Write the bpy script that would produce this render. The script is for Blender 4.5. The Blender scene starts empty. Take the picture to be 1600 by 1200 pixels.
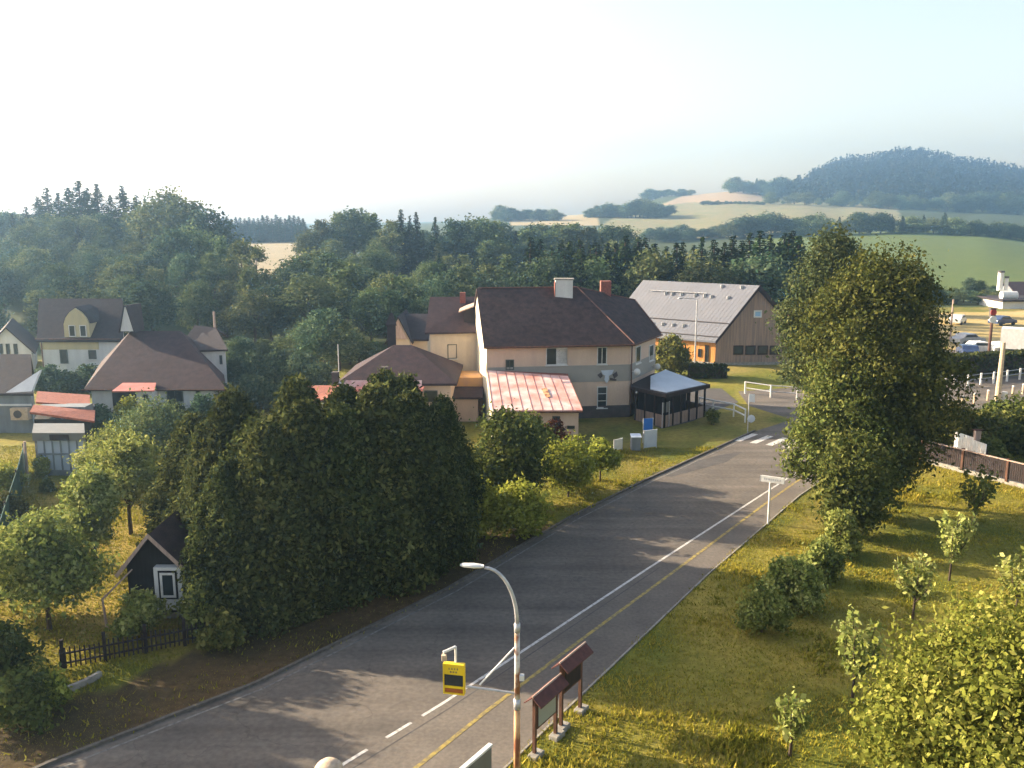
import bpy, math, random
import numpy as np
from mathutils import Vector
from mathutils.geometry import tessellate_polygon
R = math.radians
scene = bpy.context.scene
C = bpy.data.collections.new('village'); scene.collection.children.link(C)

# ------------------------------------------------------------------ camera
F, PITCH, H = 1400.0, R(10.5), 16.0
cd = bpy.data.cameras.new('camera'); cam = bpy.data.objects.new('camera', cd); C.objects.link(cam)
cam.location = (0, 0, H); cam.rotation_euler = (R(90) - PITCH, 0, 0)
cd.sensor_width = 36; cd.lens = F / 1600 * 36; cd.clip_start = 0.3; cd.clip_end = 9000
scene.camera = cam

# ------------------------------------------------------------------ light
SUN_EL, SUN_AHEAD = 19.5, 21.0          # low sun, on the left and a little ahead
sdir = Vector((-math.cos(R(SUN_AHEAD)) * math.cos(R(SUN_EL)), math.sin(R(SUN_AHEAD)) * math.cos(R(SUN_EL)), math.sin(R(SUN_EL))))
w = bpy.data.worlds.new('World'); scene.world = w; w.use_nodes = True
nt = w.node_tree; bg = nt.nodes['Background']
sky = nt.nodes.new('ShaderNodeTexSky'); sky.sky_type = 'NISHITA'; sky.sun_disc = False
sky.sun_elevation = R(SUN_EL); sky.sun_rotation = R(-(90 - SUN_AHEAD))
sky.air_density = 1.0; sky.dust_density = 2.2; sky.ozone_density = 1.0
wb = nt.nodes.new('ShaderNodeVectorMath'); wb.operation = 'MULTIPLY'; wb.inputs[1].default_value = (1.27, 1.03, .86)
nt.links.new(sky.outputs[0], wb.inputs[0]); nt.links.new(wb.outputs[0], bg.inputs[0]); bg.inputs[1].default_value = 0.088
sl = bpy.data.lights.new('sun', 'SUN'); sl.energy = 5.0; sl.angle = R(0.55); sl.color = (1.0, 0.82, 0.58)
so = bpy.data.objects.new('sun', sl); C.objects.link(so)
so.rotation_euler = sdir.to_track_quat('Z', 'Y').to_euler(); so.location = (-60, 20, 60)
vs = scene.view_settings; vs.view_transform = 'Standard'; vs.look = 'None'; vs.gamma = 1; vs.use_curve_mapping = False
vs.exposure = 2.15
scene.render.engine = 'CYCLES'
cy = scene.cycles; cy.use_denoising = True; cy.max_bounces = 6; cy.diffuse_bounces = 3; cy.glossy_bounces = 2
cy.transmission_bounces = 3; cy.volume_bounces = 1; cy.transparent_max_bounces = 6
cy.use_adaptive_sampling = True; cy.adaptive_threshold = 0.02

# ------------------------------------------------------------------ helpers
rng = np.random.default_rng(7); random.seed(7)
def ray(u, v):
    a = (u - 800) / F; b = (600 - v) / F
    return (a, math.cos(PITCH) + b * math.sin(PITCH), -math.sin(PITCH) + b * math.cos(PITCH))
def G(u, v, z=0.0):                                   # point where that sight line meets height z
    a, dy, dz = ray(u, v); t = (z - H) / dz
    return (a * t, dy * t, z)
def at(u, v, Y):                                      # point of that sight line at distance Y
    a, dy, dz = ray(u, v); t = Y / dy
    return (a * t, Y, H + dz * t)
def onwall(u, v, p0, p1):
    a, dy, dz = ray(u, v); ex, ey = p1[0] - p0[0], p1[1] - p0[1]
    t = (p0[0] * ey - p0[1] * ex) / (a * ey - dy * ex)
    return (a * t, dy * t, H + dz * t)
def zof(v, Y): return at(800, v, Y)[2]

def tag(o, label=None, cat=None, group=None, kind=None):
    if label: o['label'] = label
    if cat: o['category'] = cat
    if group: o['group'] = group
    if kind: o['kind'] = kind
    return o
WL = {}
def thing(name, label, cat, loc=(0, 0, 0), rz=0.0, group=None):
    o = bpy.data.objects.new(name, None); C.objects.link(o); o.location = loc; o.rotation_euler = (0, 0, rz)
    o.empty_display_size = 0.2; WL[o.name] = Vector(loc)
    return tag(o, label, cat, group)
class MB:
    def __init__(s): s.v = []; s.f = []
    def poly(s, pts):
        i = len(s.v); s.v += [tuple(p) for p in pts]; s.f.append(tuple(range(i, i + len(pts)))); return s
    def box(s, x0, x1, y0, y1, z0, z1):
        return s.ob((x0, y0), (1, 0), x1 - x0, y1 - y0, z0, z1)
    def ob(s, p, d, l, t, z0, z1):                     # oriented box: along d length l, thickness t to its left
        n = math.hypot(*d); d = (d[0] / n, d[1] / n); q = (-d[1], d[0])
        c = [(p[0] + d[0] * a + q[0] * b, p[1] + d[1] * a + q[1] * b) for a, b in ((0, 0), (l, 0), (l, t), (0, t))]
        return s.ext(c, z0, z1)
    def ext(s, c, z0, z1):
        n = len(c); i = len(s.v)
        s.v += [(x, y, z0) for x, y in c] + [(x, y, z1) for x, y in c]
        s.f.append(tuple(i + k for k in range(n - 1, -1, -1))); s.f.append(tuple(i + n + k for k in range(n)))
        for k in range(n): m = (k + 1) % n; s.f.append((i + k, i + m, i + n + m, i + n + k))
        return s
    def slab(s, pts, t, nrm=(0, 0, -1)):               # a face given thickness t along nrm
        n = len(pts); i = len(s.v)
        s.v += [tuple(p) for p in pts] + [tuple(p[k] + nrm[k] * t for k in range(3)) for p in pts]
        s.f.append(tuple(i + k for k in range(n))); s.f.append(tuple(i + n + k for k in range(n - 1, -1, -1)))
        for k in range(n): m = (k + 1) % n; s.f.append((i + m, i + k, i + n + k, i + n + m))
        return s
    def tube(s, pts, rad, n=10, cap=True):
        pts = [Vector(p) for p in pts]; i0 = len(s.v)
        rads = rad if isinstance(rad, (list, tuple)) else [rad] * len(pts)
        for k, p in enumerate(pts):
            t = (pts[min(k + 1, len(pts) - 1)] - pts[max(k - 1, 0)]).normalized()
            a = t.cross(Vector((0.13, 0.99, 0.05)) if abs(t.y) < 0.9 else Vector((1, 0, 0))).normalized(); b = t.cross(a)
            for j in range(n):
                an = 2 * math.pi * j / n
                s.v.append(tuple(p + (a * math.cos(an) + b * math.sin(an)) * rads[k]))
        for k in range(len(pts) - 1):
            for j in range(n):
                m = (j + 1) % n
                s.f.append((i0 + k * n + j, i0 + k * n + m, i0 + (k + 1) * n + m, i0 + (k + 1) * n + j))
        if cap:
            s.f.append(tuple(i0 + j for j in range(n - 1, -1, -1))); e = i0 + (len(pts) - 1) * n
            s.f.append(tuple(e + j for j in range(n)))
        return s
    def ball(s, c, r, nu=14, nv=9, sc=(1, 1, 1)):
        i0 = len(s.v)
        for a in range(nv + 1):
            th = math.pi * a / nv
            for b in range(nu):
                ph = 2 * math.pi * b / nu
                s.v.append((c[0] + r * sc[0] * math.sin(th) * math.cos(ph), c[1] + r * sc[1] * math.sin(th) * math.sin(ph), c[2] + r * sc[2] * math.cos(th)))
        for a in range(nv):
            for b in range(nu):
                m = (b + 1) % nu
                s.f.append((i0 + a * nu + b, i0 + (a + 1) * nu + b, i0 + (a + 1) * nu + m, i0 + a * nu + m))
        return s
    def build(s, name, m, parent=None, smooth=False, bevel=0):
        off = Vector((0, 0, 0))
        if parent is not None:
            off = WL.get(parent.name, off)
        me = bpy.data.meshes.new(name)
        me.from_pydata([(x - off[0], y - off[1], z - off[2]) for x, y, z in s.v], [], s.f)
        me.materials.append(m); me.validate(); me.update()
        o = bpy.data.objects.new(name, me); C.objects.link(o)
        if parent is not None: o.parent = parent; WL[o.name] = off
        if smooth:
            for p in me.polygons: p.use_smooth = True
        if bevel:
            b = o.modifiers.new('bevel', 'BEVEL'); b.width = bevel; b.segments = 2; b.limit_method = 'ANGLE'
        return o
def copy_thing(o, loc, rz=0.0, scale=None, label=None, group=None):
    r = o.copy(); C.objects.link(r); r.location = loc; r.rotation_euler = (0, 0, rz)
    if scale: r.scale = scale
    if label: r['label'] = label
    if group: r['group'] = group
    for ch in o.children:
        c = ch.copy(); C.objects.link(c); c.parent = r
        for g in ch.children:
            d = g.copy(); C.objects.link(d); d.parent = c
    return r

# ------------------------------------------------------------------ materials
def new_mat(name):
    m = bpy.data.materials.new(name); m.use_nodes = True
    return m, m.node_tree, m.node_tree.nodes['Principled BSDF']
def mat(name, col, col2=None, scale=3.0, rough=0.8, metal=0.0, stretch=(1, 1, 1), bump=0.0, detail=5, lo=0.35, hi=0.65, spec=0.3, fine=0.0):
    m, t, b = new_mat(name)
    b.inputs['Roughness'].default_value = rough; b.inputs['Metallic'].default_value = metal
    b.inputs['Specular IOR Level'].default_value = spec
    if col2 is None: col2 = tuple(c * 0.8 for c in col)
    kf = .70 if max(col) < .5 else .86
    col = tuple(c * kf for c in col); col2 = tuple(c * kf for c in col2)
    tc = t.nodes.new('ShaderNodeTexCoord'); mp = t.nodes.new('ShaderNodeMapping'); mp.inputs['Scale'].default_value = stretch
    nz = t.nodes.new('ShaderNodeTexNoise'); nz.inputs['Scale'].default_value = scale; nz.inputs['Detail'].default_value = detail
    rp = t.nodes.new('ShaderNodeValToRGB'); rp.color_ramp.elements[0].position = lo; rp.color_ramp.elements[1].position = hi
    rp.color_ramp.elements[0].color = (*col2, 1); rp.color_ramp.elements[1].color = (*col, 1)
    t.links.new(tc.outputs['Object'], mp.inputs[0]); t.links.new(mp.outputs[0], nz.inputs['Vector'])
    t.links.new(nz.outputs['Fac'], rp.inputs[0])
    out = rp.outputs[0]
    if fine:
        n2 = t.nodes.new('ShaderNodeTexNoise'); n2.inputs['Scale'].default_value = scale * 14; n2.inputs['Detail'].default_value = 3
        t.links.new(mp.outputs[0], n2.inputs['Vector'])
        r2 = t.nodes.new('ShaderNodeMapRange'); r2.inputs[1].default_value = 0.3; r2.inputs[2].default_value = 0.7
        r2.inputs[3].default_value = 1 - fine; r2.inputs[4].default_value = 1 + fine
        mm = t.nodes.new('ShaderNodeVectorMath'); mm.operation = 'SCALE'
        t.links.new(n2.outputs['Fac'], r2.inputs[0]); t.links.new(out, mm.inputs[0]); t.links.new(r2.outputs[0], mm.inputs['Scale'])
        out = mm.outputs[0]
    t.links.new(out, b.inputs['Base Color'])
    if bump:
        bp = t.nodes.new('ShaderNodeBump'); bp.inputs['Strength'].default_value = bump; bp.inputs['Distance'].default_value = 0.05
        t.links.new(nz.outputs['Fac'], bp.inputs['Height']); t.links.new(bp.outputs[0], b.inputs['Normal'])
    return m
def leaf_mat(name, dark, mid, lite, trans=0.25, hue=1.0):
    dark, mid, lite = (tuple(c * .74 for c in q) for q in (dark, mid, lite))
    m, t, b = new_mat(name)
    at_ = t.nodes.new('ShaderNodeAttribute'); at_.attribute_name = 'tint'
    oi = t.nodes.new('ShaderNodeObjectInfo')
    rp = t.nodes.new('ShaderNodeValToRGB'); e = rp.color_ramp.elements
    e[0].position = 0; e[0].color = (*dark, 1); e[1].position = 1; e[1].color = (*lite, 1)
    k = e.new(0.5); k.color = (*mid, 1)
    t.links.new(at_.outputs['Fac'], rp.inputs[0])
    hs = t.nodes.new('ShaderNodeHueSaturation')
    r1 = t.nodes.new('ShaderNodeMapRange'); r1.inputs[3].default_value = 0.5 - 0.03 * hue; r1.inputs[4].default_value = 0.5 + 0.025 * hue
    r2 = t.nodes.new('ShaderNodeMapRange'); r2.inputs[3].default_value = 1 - 0.3 * hue; r2.inputs[4].default_value = 1 + 0.3 * hue
    ml = t.nodes.new('ShaderNodeMath'); ml.operation = 'MULTIPLY'; ml.inputs[1].default_value = 7.31
    fr = t.nodes.new('ShaderNodeMath'); fr.operation = 'FRACT'
    t.links.new(oi.outputs['Random'], r1.inputs[0]); t.links.new(oi.outputs['Random'], ml.inputs[0]); t.links.new(ml.outputs[0], fr.inputs[0]); t.links.new(fr.outputs[0], r2.inputs[0])
    t.links.new(r1.outputs[0], hs.inputs['Hue']); t.links.new(r2.outputs[0], hs.inputs['Value']); t.links.new(rp.outputs[0], hs.inputs['Color'])
    t.nodes.remove(b)
    d = t.nodes.new('ShaderNodeBsdfDiffuse'); tr = t.nodes.new('ShaderNodeBsdfTranslucent'); mx = t.nodes.new('ShaderNodeMixShader')
    mx.inputs[0].default_value = trans
    t.links.new(hs.outputs[0], d.inputs[0]); t.links.new(hs.outputs[0], tr.inputs[0]); t.links.new(d.outputs[0], mx.inputs[1]); t.links.new(tr.outputs[0], mx.inputs[2])
    t.links.new(mx.outputs[0], t.nodes['Material Output'].inputs[0])
    return m
M = {}
M['leaf'] = leaf_mat('leaf_green', (.048, .066, .018), (.120, .142, .038), (.235, .235, .070))
M['leaf_dull'] = leaf_mat('leaf_dull', (.055, .09, .040), (.125, .17, .070), (.25, .28, .12))
M['leaf_wood'] = leaf_mat('leaf_wood', (.032, .068, .042), (.080, .130, .072), (.175, .225, .125))
M['leaf_bright'] = leaf_mat('leaf_bright', (.17, .20, .03), (.34, .37, .06), (.52, .52, .11), 0.35, 0.4)
M['leaf_fruit'] = leaf_mat('leaf_fruit', (.10, .14, .035), (.26, .30, .075), (.52, .53, .19), 0.35, 0.3)
M['leaf_red'] = leaf_mat('leaf_red', (.04, .02, .012), (.09, .035, .02), (.16, .06, .03), 0.2, 0.3)
M['needle'] = leaf_mat('needle', (.012, .026, .012), (.028, .050, .018), (.060, .085, .028), 0.08)
M['hedge'] = leaf_mat('needle_hedge', (.034, .048, .018), (.080, .100, .034), (.20, .21, .07), 0.2, 0.4)
M['grass'] = leaf_mat('grass_blades', (.16, .17, .025), (.34, .32, .04), (.56, .44, .09), 0.3, 0.0)
M['bark'] = mat('bark', (.12, .085, .06), (.05, .035, .025), 6, .95, stretch=(1, 1, .3), bump=.4)
M['asphalt'] = mat('asphalt', (.19, .162, .136), (.125, .110, .097), .35, .9, fine=.18, detail=8, lo=.3, hi=.7)
M['asphalt_worn'] = mat('asphalt_worn', (.12, .11, .105), (.085, .08, .078), 1.5, .9, fine=.2)
def asphalt(m, ang):
    t = m.node_tree; b = t.nodes['Principled BSDF']; src = b.inputs['Base Color'].links[0].from_socket
    tc = t.nodes.new('ShaderNodeTexCoord'); mp = t.nodes.new('ShaderNodeMapping'); mp.inputs['Rotation'].default_value = (0, 0, ang); mp.inputs['Scale'].default_value = (.035, .9, 1)
    mp.vector_type = 'TEXTURE' if False else 'POINT'
    n = t.nodes.new('ShaderNodeTexNoise'); n.inputs['Scale'].default_value = 1.0; n.inputs['Detail'].default_value = 4
    mr = t.nodes.new('ShaderNodeMapRange'); mr.inputs[1].default_value = .35; mr.inputs[2].default_value = .65; mr.inputs[3].default_value = .78; mr.inputs[4].default_value = 1.2
    vo = t.nodes.new('ShaderNodeTexVoronoi'); vo.feature = 'DISTANCE_TO_EDGE'; vo.inputs['Scale'].default_value = .22
    nd = t.nodes.new('ShaderNodeTexNoise'); nd.inputs['Scale'].default_value = .8; nd.inputs['Detail'].default_value = 6
    ad = t.nodes.new('ShaderNodeVectorMath'); ad.operation = 'MULTIPLY_ADD'; ad.inputs[1].default_value = (1.6, 1.6, 1.6)
    cr = t.nodes.new('ShaderNodeMapRange'); cr.inputs[1].default_value = .0; cr.inputs[2].default_value = .006; cr.inputs[3].default_value = .74; cr.inputs[4].default_value = 1
    m1 = t.nodes.new('ShaderNodeMath'); m1.operation = 'MULTIPLY'; vm = t.nodes.new('ShaderNodeVectorMath'); vm.operation = 'SCALE'
    L = t.links.new; L(tc.outputs['Object'], mp.inputs[0]); L(mp.outputs[0], n.inputs['Vector']); L(n.outputs['Fac'], mr.inputs[0])
    L(tc.outputs['Object'], nd.inputs['Vector']); L(nd.outputs['Color'], ad.inputs[0]); L(tc.outputs['Object'], ad.inputs[2]); L(ad.outputs[0], vo.inputs['Vector']); L(vo.outputs['Distance'], cr.inputs[0])
    L(mr.outputs[0], m1.inputs[0]); L(cr.outputs[0], m1.inputs[1]); L(src, vm.inputs[0]); L(m1.outputs[0], vm.inputs['Scale']); L(vm.outputs[0], b.inputs['Base Color'])
asphalt(M['asphalt'], R(-53))
M['path'] = mat('pavement', (.20, .172, .145), (.15, .13, .112), .5, .9, fine=.16)
M['white_line'] = mat('road_paint_white', (.60, .58, .55), (.28, .27, .25), 6, .7, lo=.30, hi=.52)
M['faded_line'] = mat('road_paint_faded', (.26, .25, .23), (.12, .115, .11), 5, .8, lo=.35, hi=.6)
M['kerb'] = mat('kerb_stone', (.17, .15, .13), (.10, .09, .08), 5, .9, bump=.2)
M['yellow_line'] = mat('road_paint_yellow', (.46, .35, .09), (.22, .18, .10), 5, .7, lo=.38, hi=.6)
M['concrete'] = mat('concrete', (.42, .39, .34), (.28, .26, .23), 4, .9, bump=.2)
M['pink_wall'] = mat('render_pink', (.72, .54, .41), (.65, .48, .37), 1.6, .9, stretch=(1, 1, .2), detail=9, fine=.05)
M['cream_wall'] = mat('render_cream', (.66, .55, .42), (.58, .48, .37), 1.6, .9, stretch=(1, 1, .2), detail=9, fine=.05)
M['gable_wall'] = mat('render_pale', (.74, .68, .52), (.68, .61, .46), 1.6, .9, stretch=(1, 1, .2), detail=9, fine=.05)
M['grey_band'] = mat('render_grey', (.47, .44, .39), (.41, .39, .35), .8, .9)
M['plinth'] = mat('plinth_dark', (.13, .11, .11), (.09, .08, .08), 2, .9)
M['white_wall'] = mat('render_white', (.70, .70, .68), (.60, .60, .59), 1.6, .9, stretch=(1, 1, .2), detail=9, fine=.05)
M['ochre_wall'] = mat('render_ochre', (.55, .47, .27), (.48, .42, .26), 1.6, .9, stretch=(1, 1, .2), detail=9, fine=.05)
M['orange_wall'] = mat('render_orange', (.75, .42, .16), (.62, .36, .20), 1.2, .9)
M['grey_wall'] = mat('render_bluegrey', (.28, .31, .33), (.2, .22, .25), 1.6, .9, stretch=(1, 1, .2), detail=9, fine=.05)
M['roof_brown'] = mat('tiles_brown', (.092, .058, .054), (.052, .036, .036), 2.2, .85, bump=.4, fine=.5, spec=.2)
M['roof_dark'] = mat('tiles_dark', (.058, .045, .050), (.04, .032, .04), 2.5, .8, bump=.3, fine=.5, spec=.2)
M['roof_mauve'] = mat('tiles_mauve', (.075, .045, .050), (.048, .032, .038), 2.2, .85, bump=.3, fine=.5, spec=.2)
M['roof_light'] = mat('roof_metal_grey', (.225, .235, .275), (.20, .21, .25), .6, .6, spec=.3, fine=.05)
M['roof_red'] = mat('roof_metal_red', (.62, .22, .17), (.48, .16, .12), .9, .45, spec=.5, fine=.08)
M['roof_pale'] = mat('roof_faded_red', (.80, .60, .56), (.60, .27, .22), .9, .45, spec=.5, fine=.06)
M['roof_tile_red'] = mat('tiles_red', (.42, .14, .09), (.30, .10, .07), 5, .8, bump=.4, fine=.3)
M['roof_blue'] = mat('roof_sheet_blue', (.49, .55, .62), (.42, .48, .55), .8, .5)
M['seam'] = mat('seam', (.44, .17, .13), None, 3, .6)
M['ridge'] = mat('ridge_tile', (.22, .11, .085), (.14, .08, .065), 5, .85)
M['brick'] = mat('brick', (.40, .14, .10), (.28, .10, .08), 8, .9, bump=.3)
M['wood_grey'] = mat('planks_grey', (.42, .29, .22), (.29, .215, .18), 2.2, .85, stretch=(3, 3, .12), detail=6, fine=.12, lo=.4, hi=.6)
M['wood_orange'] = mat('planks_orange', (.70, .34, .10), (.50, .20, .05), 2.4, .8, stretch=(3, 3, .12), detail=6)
M['wood_dark'] = mat('wood_dark', (.045, .03, .03), (.022, .016, .018), 4, .8, stretch=(3, 3, .3))
M['wood_brown'] = mat('wood_brown', (.17, .075, .045), (.09, .045, .03), 5, .75, stretch=(1, 1, .3), bump=.2)
M['wood_pale'] = mat('wood_pale', (.50, .37, .30), (.36, .26, .22), 5, .8, stretch=(2, 2, .3))
M['black_wall'] = mat('boards_black', (.02, .02, .027), (.012, .012, .016), 3, .8, stretch=(4, 4, .2))
M['glass'] = mat('window_glass', (.045, .06, .075), (.025, .035, .045), 1.2, .12, spec=.6)
M['frame_white'] = mat('frame_white', (.74, .74, .72), None, 3, .5)
M['frame_dark'] = mat('frame_dark', (.10, .11, .10), None, 3, .5)
M['white'] = mat('white_paint', (.78, .77, .74), (.66, .65, .62), 3, .5, spec=.4)
M['steel'] = mat('galvanised', (.55, .55, .56), (.42, .42, .44), 5, .45, metal=.3)
M['rusty'] = mat('rusty_paint', (.70, .66, .60), (.30, .13, .06), 2.6, .6, stretch=(1, 1, .9), lo=.42, hi=.56, detail=8)
M['rust_low'] = mat('rusty_brown', (.72, .42, .20), (.26, .10, .05), 3.6, .6, stretch=(1, 1, .35), lo=.40, hi=.56, detail=8)
M['yellow'] = mat('sign_yellow', (.82, .60, .02), (.74, .53, .02), 3, .4)
M['black'] = mat('black', (.015, .015, .018), None, 3, .35)
M['screen'] = mat('screen_off', (.035, .045, .05), (.025, .03, .035), 3, .25)
M['orange_band'] = mat('sign_orange_band', (.42, .12, .02), None, 3, .5)
M['maroon'] = mat('roof_felt_maroon', (.15, .055, .045), (.10, .038, .034), 6, .7, bump=.2)
M['poster'] = mat('poster_pale', (.40, .44, .42), (.36, .40, .38), 1, .3, spec=.6)
M['grey_panel'] = mat('panel_grey', (.22, .22, .20), (.18, .18, .17), 3, .5)
M['blue'] = mat('banner_blue', (.02, .16, .55), (.02, .13, .45), 3, .6)
M['banner'] = mat('panel_white_blue', (.60, .66, .74), (.52, .58, .68), 2, .6)
M['green_net'] = mat('green_net', (.025, .10, .07), (.015, .06, .045), 4, .8)
M['red'] = mat('red_paint', (.45, .04, .04), None, 3, .5)
M['stone'] = mat('sandstone', (.62, .48, .34), (.46, .35, .25), 7, .9, bump=.4)
M['car_white'] = mat('car_paint_white', (.78, .77, .74), None, 3, .25, spec=.6)
M['car_blue'] = mat('car_paint_blue', (.05, .08, .18), None, 3, .25, spec=.6)
M['car_silver'] = mat('car_paint_silver', (.45, .46, .48), None, 3, .25, spec=.6)
M['tyre'] = mat('tyre', (.02, .02, .02), None, 3, .9)
M['terracotta'] = mat('flowers_red', (.5, .06, .04), (.2, .1, .04), 12, .8)

# ------------------------------------------------------------------ terrain
COLS = [(-1400, [(100, 0), (200, 14), (300, 24), (700, 30), (3500, 30)]),
        (-200, [(96, 0), (150, 4), (200, 11), (300, 20), (700, zof(345, 700)), (3500, zof(345, 3500))]),
        (200, [(100, 0), (150, 4), (200, 11), (300, 16), (700, zof(350, 700)), (3500, zof(345, 3500))]),
        (340, [(100, 0), (150, 2), (240, zof(415, 240)), (350, zof(380, 350)), (700, zof(362, 700)), (3500, zof(345, 3500))]),
        (480, [(100, 0), (140, zof(470, 140)), (240, zof(415, 240)), (350, zof(378, 350)), (700, zof(362, 700)), (3500, zof(345, 3500))]),
        (620, [(100, 0), (200, 4), (350, zof(388, 350)), (900, zof(352, 900)), (3500, zof(345, 3500))]),
        (800, [(120, 0), (250, 2), (450, zof(370, 450)), (650, zof(344, 650)), (900, zof(340, 900)), (3500, zof(345, 3500))]),
        (950, [(150, 0), (300, 1), (500, zof(364, 500)), (650, zof(340, 650)), (900, zof(334, 900)), (3500, zof(343, 3500))]),
        (1050, [(200, 0), (420, zof(382, 420)), (550, zof(356, 550)), (750, zof(328, 750)), (1000, zof(306, 1000)), (1500, zof(320, 1500)), (3500, zof(340, 3500))]),
        (1150, [(150, 0), (200, zof(455, 200)), (430, zof(376, 430)), (550, zof(352, 550)), (750, zof(325, 750)), (1000, zof(299, 1000)), (1500, zof(310, 1500)), (3500, zof(340, 3500))]),
        (1240, [(150, 0), (205, zof(452, 205)), (430, zof(372, 430)), (550, zof(346, 550)), (750, zof(325, 750)), (950, zof(314, 950)), (1200, zof(288, 1200)), (1500, zof(284, 1500)), (3500, zof(340, 3500))]),
        (1320, [(150, 0), (208, zof(450, 208)), (440, zof(366, 440)), (600, zof(344, 600)), (850, zof(323, 850)), (1150, zof(278, 1150)), (1400, zof(256, 1400)), (3500, zof(340, 3500))]),
        (1420, [(150, 0), (208, zof(450, 208)), (450, zof(363, 450)), (600, zof(349, 600)), (850, zof(326, 850)), (1150, zof(270, 1150)), (1400, zof(243, 1400)), (3500, zof(340, 3500))]),
        (1520, [(150, 0), (208, zof(450, 208)), (450, zof(366, 450)), (600, zof(352, 600)), (850, zof(332, 850)), (1150, zof(285, 1150)), (1400, zof(261, 1400)), (3500, zof(340, 3500))]),
        (1640, [(150, 0), (208, zof(450, 208)), (450, zof(378, 450)), (600, zof(360, 600)), (850, zof(336, 850)), (1150, zof(300, 1150)), (1400, zof(284, 1400)), (3500, zof(340, 3500))]),
        (2600, [(208, 0), (450, 0), (850, 30), (1150, 45), (1400, 60), (3500, 60)])]
CU = np.array([c[0] for c in COLS], float)
def terr(x, y):
    x = np.asarray(x, float); y = np.asarray(y, float); sh = x.shape; x = x.ravel(); y = y.ravel()
    dep = y * math.cos(PITCH) + 14 * math.sin(PITCH)
    u = 800 + F * x / np.maximum(dep, 20); u = np.clip(u, CU[0], CU[-1])
    zc = np.array([np.interp(y, [60] + [p[0] for p in c[1]], [0] + [p[1] for p in c[1]]) for c in COLS])
    i = np.clip(np.searchsorted(CU, u) - 1, 0, len(CU) - 2); f = (u - CU[i]) / (CU[i + 1] - CU[i]); f = f * f * (3 - 2 * f)
    k = np.arange(len(x)); z = zc[i, k] * (1 - f) + zc[i + 1, k] * f
    return z.reshape(sh)
def tz(x, y): return float(terr([x], [y])[0])
def smooth_noise(x, y, s, seed):
    g = np.random.default_rng(seed).random((64, 64)); X = (x / s) % 63; Y = (y / s) % 63
    i = X.astype(int); j = Y.astype(int); fx = X - i; fy = Y - j; fx = fx * fx * (3 - 2 * fx); fy = fy * fy * (3 - 2 * fy)
    return (g[i, j] * (1 - fx) * (1 - fy) + g[i + 1, j] * fx * (1 - fy) + g[i, j + 1] * (1 - fx) * fy + g[i + 1, j + 1] * fx * fy)
def inpoly(u, v, P):
    r = np.zeros(u.shape, bool); n = len(P)
    for a in range(n):
        x0, y0 = P[a]; x1, y1 = P[(a + 1) % n]
        if y0 == y1: continue
        c = ((y0 > v) != (y1 > v)) & (u < (x1 - x0) * (v - y0) / (y1 - y0) + x0); r ^= c
    return r
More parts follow.
